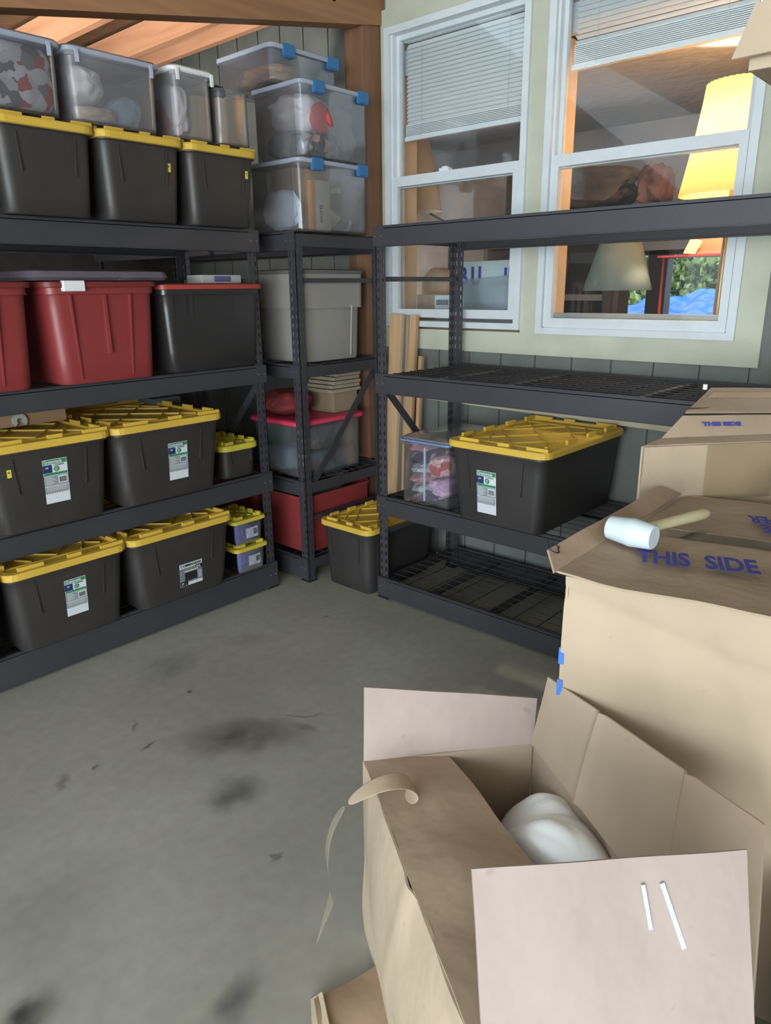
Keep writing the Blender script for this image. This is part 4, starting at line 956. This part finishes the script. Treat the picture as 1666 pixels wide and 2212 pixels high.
# ================================================================== HOUSE INTERIOR BEHIND THE GLASS
inwall = mat('interior_wall_paint', (.46, .46, .48), .7, vary=.12, vscale=3, bump=.8, bscale=10)
struct('floor_interior', bbox(3.42, 6.2, -.8, 4.6, .2, .3), mat('interior_floor', (.08, .06, .05), .7))
struct('ceiling_interior', bbox(3.42, 6.2, -.8, 4.6, 2.66, 2.78), mat('textured_ceiling', (.62, .63, .66), .75, bump=.9, bscale=14))
bm = bmesh.new(); FW = (1.70, 2.62, 1.27, 1.80)
box(bm, 5.5, 5.6, -.8, FW[0], .3, 2.8); box(bm, 5.5, 5.6, FW[1], 4.6, .3, 2.8); box(bm, 5.5, 5.6, FW[0], FW[1], .3, FW[2]); box(bm, 5.5, 5.6, FW[0], FW[1], FW[3], 2.8)
struct('wall_interior_back', bm, inwall)
struct('wall_interior_left', bbox(3.42, 5.6, 4.5, 4.6, .3, 2.8), inwall); struct('wall_interior_right', bbox(3.42, 5.6, -.8, -.7, .3, 2.8), inwall)
# reveals of the openings (jambs, the lamp's orange glow put into their colour)
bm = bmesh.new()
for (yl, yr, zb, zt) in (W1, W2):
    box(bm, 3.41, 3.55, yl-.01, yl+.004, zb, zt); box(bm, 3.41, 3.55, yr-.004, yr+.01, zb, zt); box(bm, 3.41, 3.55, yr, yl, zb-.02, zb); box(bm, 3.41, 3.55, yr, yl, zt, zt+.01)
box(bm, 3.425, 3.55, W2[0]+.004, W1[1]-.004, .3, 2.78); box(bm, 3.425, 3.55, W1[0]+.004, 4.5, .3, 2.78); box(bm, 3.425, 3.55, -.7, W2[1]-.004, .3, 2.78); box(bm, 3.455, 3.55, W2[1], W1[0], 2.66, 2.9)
struct('wall_interior_front', bm, mat('jamb_lamp_glow', (.58, .44, .30), .6))
# far window, added to frame stand-ins for reflections in the glass
bm = bmesh.new(); y0, y1, z0, z1 = FW[0], FW[1], FW[2], FW[3]
box(bm, 5.49, 5.6, y0, y0+.03, z0, z1); box(bm, 5.49, 5.6, y1-.03, y1, z0, z1); box(bm, 5.49, 5.6, y0, y1, z0, z0+.03); box(bm, 5.49, 5.6, y0, y1, z1-.03, z1); box(bm, 5.49, 5.6, 2.17, 2.31, z0, z1)
wf = struct('window_3', bm, mat('dark_window_frame', (.07, .06, .06), .6))
# solid greenery and tarp added in place of the glass reflections
m, nt, bb = node_mat('reflection_leaves'); tc = nt.nodes.new('ShaderNodeTexCoord'); n1 = nt.nodes.new('ShaderNodeTexNoise'); n1.inputs['Scale'].default_value = 9; n1.inputs['Detail'].default_value = 8
nt.links.new(tc.outputs['Object'], n1.inputs['Vector']); r = nt.nodes.new('ShaderNodeValToRGB'); r.color_ramp.elements[0].position = .42; r.color_ramp.elements[1].position = .62
r.color_ramp.elements[0].color = (.03, .05, .025, 1); r.color_ramp.elements[1].color = (.50, .62, .22, 1); nt.links.new(n1.outputs[0], r.inputs[0]); nt.links.new(r.outputs[0], bb.inputs['Base Color'])
bm = bmesh.new()
for i in range(1500):
    x = 8.3+rnd.random()*.9; y = 1.6+rnd.random()*3.4; z = 1.2+rnd.random()*1.8-.25*abs(y-2.8)*.3
    n_ = V(rnd.uniform(-1, 1), rnd.uniform(-1, 1), rnd.uniform(-.5, 1)).normalized(); s_ = n_.orthogonal().normalized()*rnd.uniform(.03, .09); t_ = n_.cross(s_).normalized()*rnd.uniform(.03, .06)
    c_ = V(x, y, z); bm.faces.new([bm.verts.new(c_+s_), bm.verts.new(c_+t_), bm.verts.new(c_-s_), bm.verts.new(c_-t_)])
box(bm, 9.1, 9.3, .8, 5.5, .2, 3.0)
o = obj('reflection_hedge', bm, m); tag(o, 'green leaf mass added behind the glass in place of reflected trees', 'reflection_hedge')
o = struct('ground', bbox(5.6, 14, -3, 8, .1, .2), mat('lawn_ground', (.10, .14, .06), .9, vary=.3))
bm = bmesh.new(); patch(bm, [V(5.95, 1.6, 1.32), V(5.95, 2.9, 1.24), V(7.3, 3.3, 1.36), V(7.3, 1.9, 1.64)], nu=40, nv=40, th=.004, nz=.07, bulge=.03)
o = obj('reflection_tarp', bm, mat('blue_tarp_plastic', (.03, .22, .85), .3, vary=.25, vscale=4), None, True); tag(o, 'bright blue tarp added low behind the right window in place of a reflection', 'tarp')
o = obj('tarp_support', bbox(6.0, 7.3, 1.7, 2.9, .2, 1.16), mat('table_wood', (.15, .1, .07), .8)); tag(o, 'low table added to carry the tarp that replaces a reflection', 'table')

# blinds
def blind(label, y0, y1, ztop, zbot, x, n, tilt, stack, ch=.0125):
    t = thing('window_blind', label, 'blind', (x, (y0+y1)/2, zbot), group='white window blinds')
    m_ = mat('blind_white', (.80, .80, .79), .5); 
    obj('headrail', bbox(x-.02, x+.02, y0, y1, ztop-.035, ztop, .003), m_, t)
    zz0 = zbot+stack; b = bmesh.new(); p = (ztop-.045-zz0)/n
    for i in range(n):
        z = zz0+p*(i+.5); c_, s_ = math.cos(tilt)*ch, math.sin(tilt)*ch
        vs = [b.verts.new(q) for q in ((x-c_, y0+.01, z-s_), (x-c_, y1-.01, z-s_), (x+c_, y1-.01, z+s_), (x+c_, y0+.01, z+s_))]; b.faces.new(vs)
        vs2 = [b.verts.new((v.co.x, v.co.y, v.co.z+.0012)) for v in vs]; b.faces.new(vs2[::-1])
    obj('slats', b, m_, t)
    b = bmesh.new()
    for i in range(max(2, int(stack/.008))): box(b, x-.013, x+.013, y0+.008, y1-.008, zbot+.012+i*.0075, zbot+.0135+i*.0075+.003)
    box(b, x-.014, x+.014, y0, y1, zbot-.008, zbot+.012); obj('bottom_rail', b, m_, t)
    b = bmesh.new()
    for f in (.15, .85):
        y = y0+(y1-y0)*f; box(b, x-.016, x-.015, y-.001, y+.001, zbot, ztop)
    obj('cord', b, mat('cord_white', (.6, .6, .58), .7), t)
    return t
blind('white venetian blind closed over the top of the left window', 2.085, 2.86, 2.835, 2.335, 3.392, 19, 1.0, .07, .0145)
blind('white venetian blind half open behind the lamp window', 1.07, 1.865, 2.835, 2.505, 3.392, 9, -.45, .09, .0125)

# lamp
t = thing('table_lamp', 'lit table lamp with pleated yellow shade behind the right window', 'lamp', (3.80, 1.235, 1.35))
b = bmesh.new(); N = 72; rings = []
for z, r0 in ((2.42, .150), (2.34, .158), (2.2, .178), (2.06, .205), (1.955, .225)):
    rings.append([(3.80+(r0+(.007 if k % 2 else -.007))*math.cos(2*PI*k/N), 1.235+(r0+(.007 if k % 2 else -.007))*math.sin(2*PI*k/N), z) for k in range(N)])
R_ = [[b.verts.new(p) for p in rg] for rg in rings]
for a, c_ in zip(R_, R_[1:]):
    for k in range(N): b.faces.new((a[k], a[(k+1) % N], c_[(k+1) % N], c_[k]))
shade_m = bpy.data.materials.new('pleated_lamp_shade'); shade_m.use_nodes = True; nt = shade_m.node_tree; nt.nodes.clear()
ou = nt.nodes.new('ShaderNodeOutputMaterial'); tr = nt.nodes.new('ShaderNodeBsdfTranslucent'); tr.inputs[0].default_value = (.17, .092, .022, 1); df = nt.nodes.new('ShaderNodeBsdfDiffuse'); df.inputs[0].default_value = (.45, .32, .15, 1)
mx = nt.nodes.new('ShaderNodeMixShader'); mx.inputs[0].default_value = .35; em = nt.nodes.new('ShaderNodeEmission'); em.inputs[0].default_value = (1, .50, .12, 1); em.inputs[1].default_value = .22; ad = nt.nodes.new('ShaderNodeAddShader')
nt.links.new(tr.outputs[0], mx.inputs[1]); nt.links.new(df.outputs[0], mx.inputs[2]); nt.links.new(mx.outputs[0], ad.inputs[0]); nt.links.new(em.outputs[0], ad.inputs[1]); nt.links.new(ad.outputs[0], ou.inputs[0])
obj('lamp_shade', b, shade_m, t, False)
b = bmesh.new(); tube(b, [(3.80, 1.235, 1.35), (3.80, 1.235, 1.37), (3.80, 1.235, 1.40), (3.80, 1.235, 1.6), (3.80, 1.235, 1.8), (3.80, 1.235, 2.02)], [.06, .06, .02, .02, .014, .010], 20); obj('lamp_base', b, mat('lamp_brass', (.3, .2, .08), .3, metal=.6), t, True)
b = bmesh.new(); bmesh.ops.create_uvsphere(b, u_segments=16, v_segments=12, radius=.035, matrix=Matrix.Translation((3.80, 1.235, 2.16))); o = obj('bulb', b, mat('bulb_glow', (1, .9, .7), .4, emit=(1, .72, .38), estr=30), t, True)
pl = bpy.data.lights.new('lamp_light', 'POINT'); pl.energy = 75; pl.color = (1, .80, .56); pl.shadow_soft_size = .04
po = bpy.data.objects.new('lamp_light', pl); C.objects.link(po); po.parent = t; po.location = V(3.80, 1.235, 2.225)-t.location
o = obj('lamp_table', bbox(3.57, 3.965, .95, 1.50, .3, 1.349, .004), mat('dark_table', (.08, .05, .035), .5)); tag(o, 'dark cabinet carrying the lit lamp', 'cabinet')

# shelving and clutter inside
dk = mat('dark_interior_things', (.09, .07, .06), .7, vary=.35, vscale=6)
t = thing('bookcase', 'dark bookcase standing behind the right window', 'bookcase', (4.35, 2.4, .3))
bw = mat('bookcase_wood', (.10, .07, .05), .6)
b = bmesh.new(); box(b, 4.2, 4.5, 2.0, 2.03, .3, 1.95); box(b, 4.2, 4.5, 2.85, 2.88, .3, 1.95); box(b, 4.48, 4.5, 2.03, 2.85, .3, 1.95); obj('frame', b, bw, t)
for z in (.6, 1.0, 1.475): obj('shelf', bbox(4.19, 4.48, 2.03, 2.85, z, z+.035), mat('shelf_edge', (.26, .22, .19), .6) if z == 1.475 else bw, t)
obj('top_board', bbox(4.18, 4.5, 1.70, 2.9, 1.951, 1.985), bw, t)
for i, (x0, x1, y0, y1, z0, z1, lb) in enumerate([(4.2, 4.45, 1.93, 2.7, 1.987, 2.235, 'dark heap of folded things on top of the bookcase'), (4.2, 4.4, 1.72, 1.90, 1.987, 2.20, 'small dark figurine at the overhanging end of the bookcase top'), (4.22, 4.45, 2.06, 2.42, 1.037, 1.40, 'dark box on the lower bookcase shelf'), (4.22, 4.45, 2.34, 2.7, 1.512, 1.80, 'brown basket on the upper bookcase shelf')]):
    lump('shelf_clutter', lb, 'clutter', mat('clutter_%d' % i, (.07+.03*(i % 2), .055, .05), .8, vary=.4, vscale=8), x0, x1, y0, y1, z0, z1, 70+i, .2, e=4)
t = thing('floor_lamp', 'unlit grey-green lamp shade on a dark stand behind the right window', 'lamp', (3.98, 1.84, .3))
b = bmesh.new(); tube(b, [(3.98, 1.84, 1.535), (3.98, 1.84, 1.80)], [.185, .105], 36, caps=False); o = obj('lamp_shade', b, mat('grey_green_fabric', (.17, .20, .18), .9, vary=.1), t, True); so = o.modifiers.new('s', 'SOLIDIFY'); so.thickness = .004
b = bmesh.new(); tube(b, [(3.98, 1.84, .301), (3.98, 1.84, .33)], .13, 24); tube(b, [(3.98, 1.84, .33), (3.98, 1.84, 1.79)], .016, 10); obj('pole', b, bw, t)
t = thing('display_stand', 'thin red metal stand holding a red folder behind the right window', 'stand', (4.05, 1.45, .3)); rm = mat('red_metal', (.30, .03, .03), .4)
obj('ledge', bbox(3.98, 4.12, 1.265, 1.63, 1.697, 1.707), rm, t)
for y in (1.27, 1.62): obj('post', bbox(4.04, 4.05, y-.005, y+.005, .3, 1.697), rm, t)
o = obj('red_folder', P([V(4.0, 1.27, 1.709), V(4.0, 1.50, 1.709), V(4.08, 1.47, 1.88), V(4.08, 1.28, 1.88)], nu=4, nv=4, th=.01), mat('red_card', (.75, .07, .03), .5)); tag(o, 'red folder catching the lamp light below the lamp', 'folder')
o = obj('paper_card', P([V(3.985, 1.44, 1.709), V(3.985, 1.50, 1.715), V(3.995, 1.47, 1.79), V(3.995, 1.41, 1.77)], nu=2, nv=2, th=.004), mat('yellow_card', (.7, .5, .22), .6)); tag(o, 'small tan card leaning on the red folder', 'card')
# left window clutter: white wrapped parcel, carton with barcode, tan lampshade
t = thing('desk', 'desk inside the left window carrying cartons', 'desk', (3.65, 2.5, .3)); obj('desktop', bbox(3.56, 3.95, 2.06, 3.4, 1.30, 1.34), mat('desk_wood', (.2, .14, .09), .6), t)
for y in (2.1, 3.36): obj('leg', bbox(3.58, 3.62, y-.02, y+.02, .3, 1.30), mat('desk_wood', (.2, .14, .09), .6), t)
b = bbox(3.56, 3.72, 2.12, 2.62, 1.345, 1.70, .02)
t = thing('parcel', 'white plastic-wrapped parcel with blue letters inside the left window', 'parcel', (3.64, 2.37, 1.345)); obj('parcel_body', b, mat('white_film', (.55, .62, .62), .3, vary=.05), t)
text('lettering', 'B U', .13, blueink, (3.558, 2.605, 1.575), (0, -1, 0), (0, 0, 1), t, .75, .006); text('lettering', 'I I', .05, blueink, (3.558, 2.30, 1.62), (0, -1, 0), (0, 0, 1), t, 1, .006)
b = bmesh.new(); 
obj('bubble_wrap', P([V(3.545, 2.57, 1.37), V(3.545, 2.14, 1.37), V(3.545, 2.14, 1.63), V(3.545, 2.57, 1.60)], nu=20, nv=20, th=-.002, nz=.01), clear('bubble_film', haze=.35, gloss=.3, rough=.15, hcol=(.55, .62, .62)), t, True)
t = thing('cardboard_box', 'brown carton with a barcode label inside the left window', 'box', (3.65, 2.85, 1.345)); obj('carton_body', bbox(3.56, 3.75, 2.66, 2.92, 1.345, 1.52, .004), card, t)
b = bmesh.new(); box(b, 3.556, 3.56, 2.665, 2.78, 1.38, 1.515); lo = obj('label', b, labelw, t)
b = bmesh.new()
for i in range(12): box(b, 3.554, 3.5562, 2.68+i*.0075, 2.6835+i*.0075, 1.46, 1.49); box(b, 3.554, 3.5562, 2.68+i*.0075, 2.6825+i*.0075, 1.40, 1.43)
obj('barcode', b, labelk, lo)
b = bmesh.new(); tube(b, [(3.85, 3.16, 2.02), (3.85, 3.16, 2.42)], [.16, .08], 32, caps=False); t = thing('floor_lamp', 'unlit lamp with a tan shade behind the left window', 'lamp', (3.85, 3.05, .3)); o = obj('lamp_shade', b, mat('tan_shade', (.45, .33, .22), .8), t, True); so = o.modifiers.new('s', 'SOLIDIFY'); so.thickness = .004
b = bmesh.new(); tube(b, [(4.05, 3.05, .3), (4.05, 3.05, 1.95)], .012, 8); tube(b, [(4.05, 3.05, 1.95), (3.85, 3.05, 2.0)], .008, 8); tube(b, [(4.05, 3.05, .301), (4.05, 3.05, .32)], .12, 20); obj('pole', b, dk, t)
o = lump('wicker_basket', 'round tan basket on the desk inside the left window', 'basket', mat('tan_weave', (.36, .25, .16), .8, vary=.2), 3.76, 3.93, 2.85, 3.10, 1.342, 1.68, 80, .05)
o = obj('tall_cabinet', bbox(4.55, 4.95, 2.95, 4.2, .3, 2.3, .004), mat('brown_cabinet', (.14, .09, .06), .6, vary=.2)); tag(o, 'brown cabinet far inside the left window', 'cabinet')
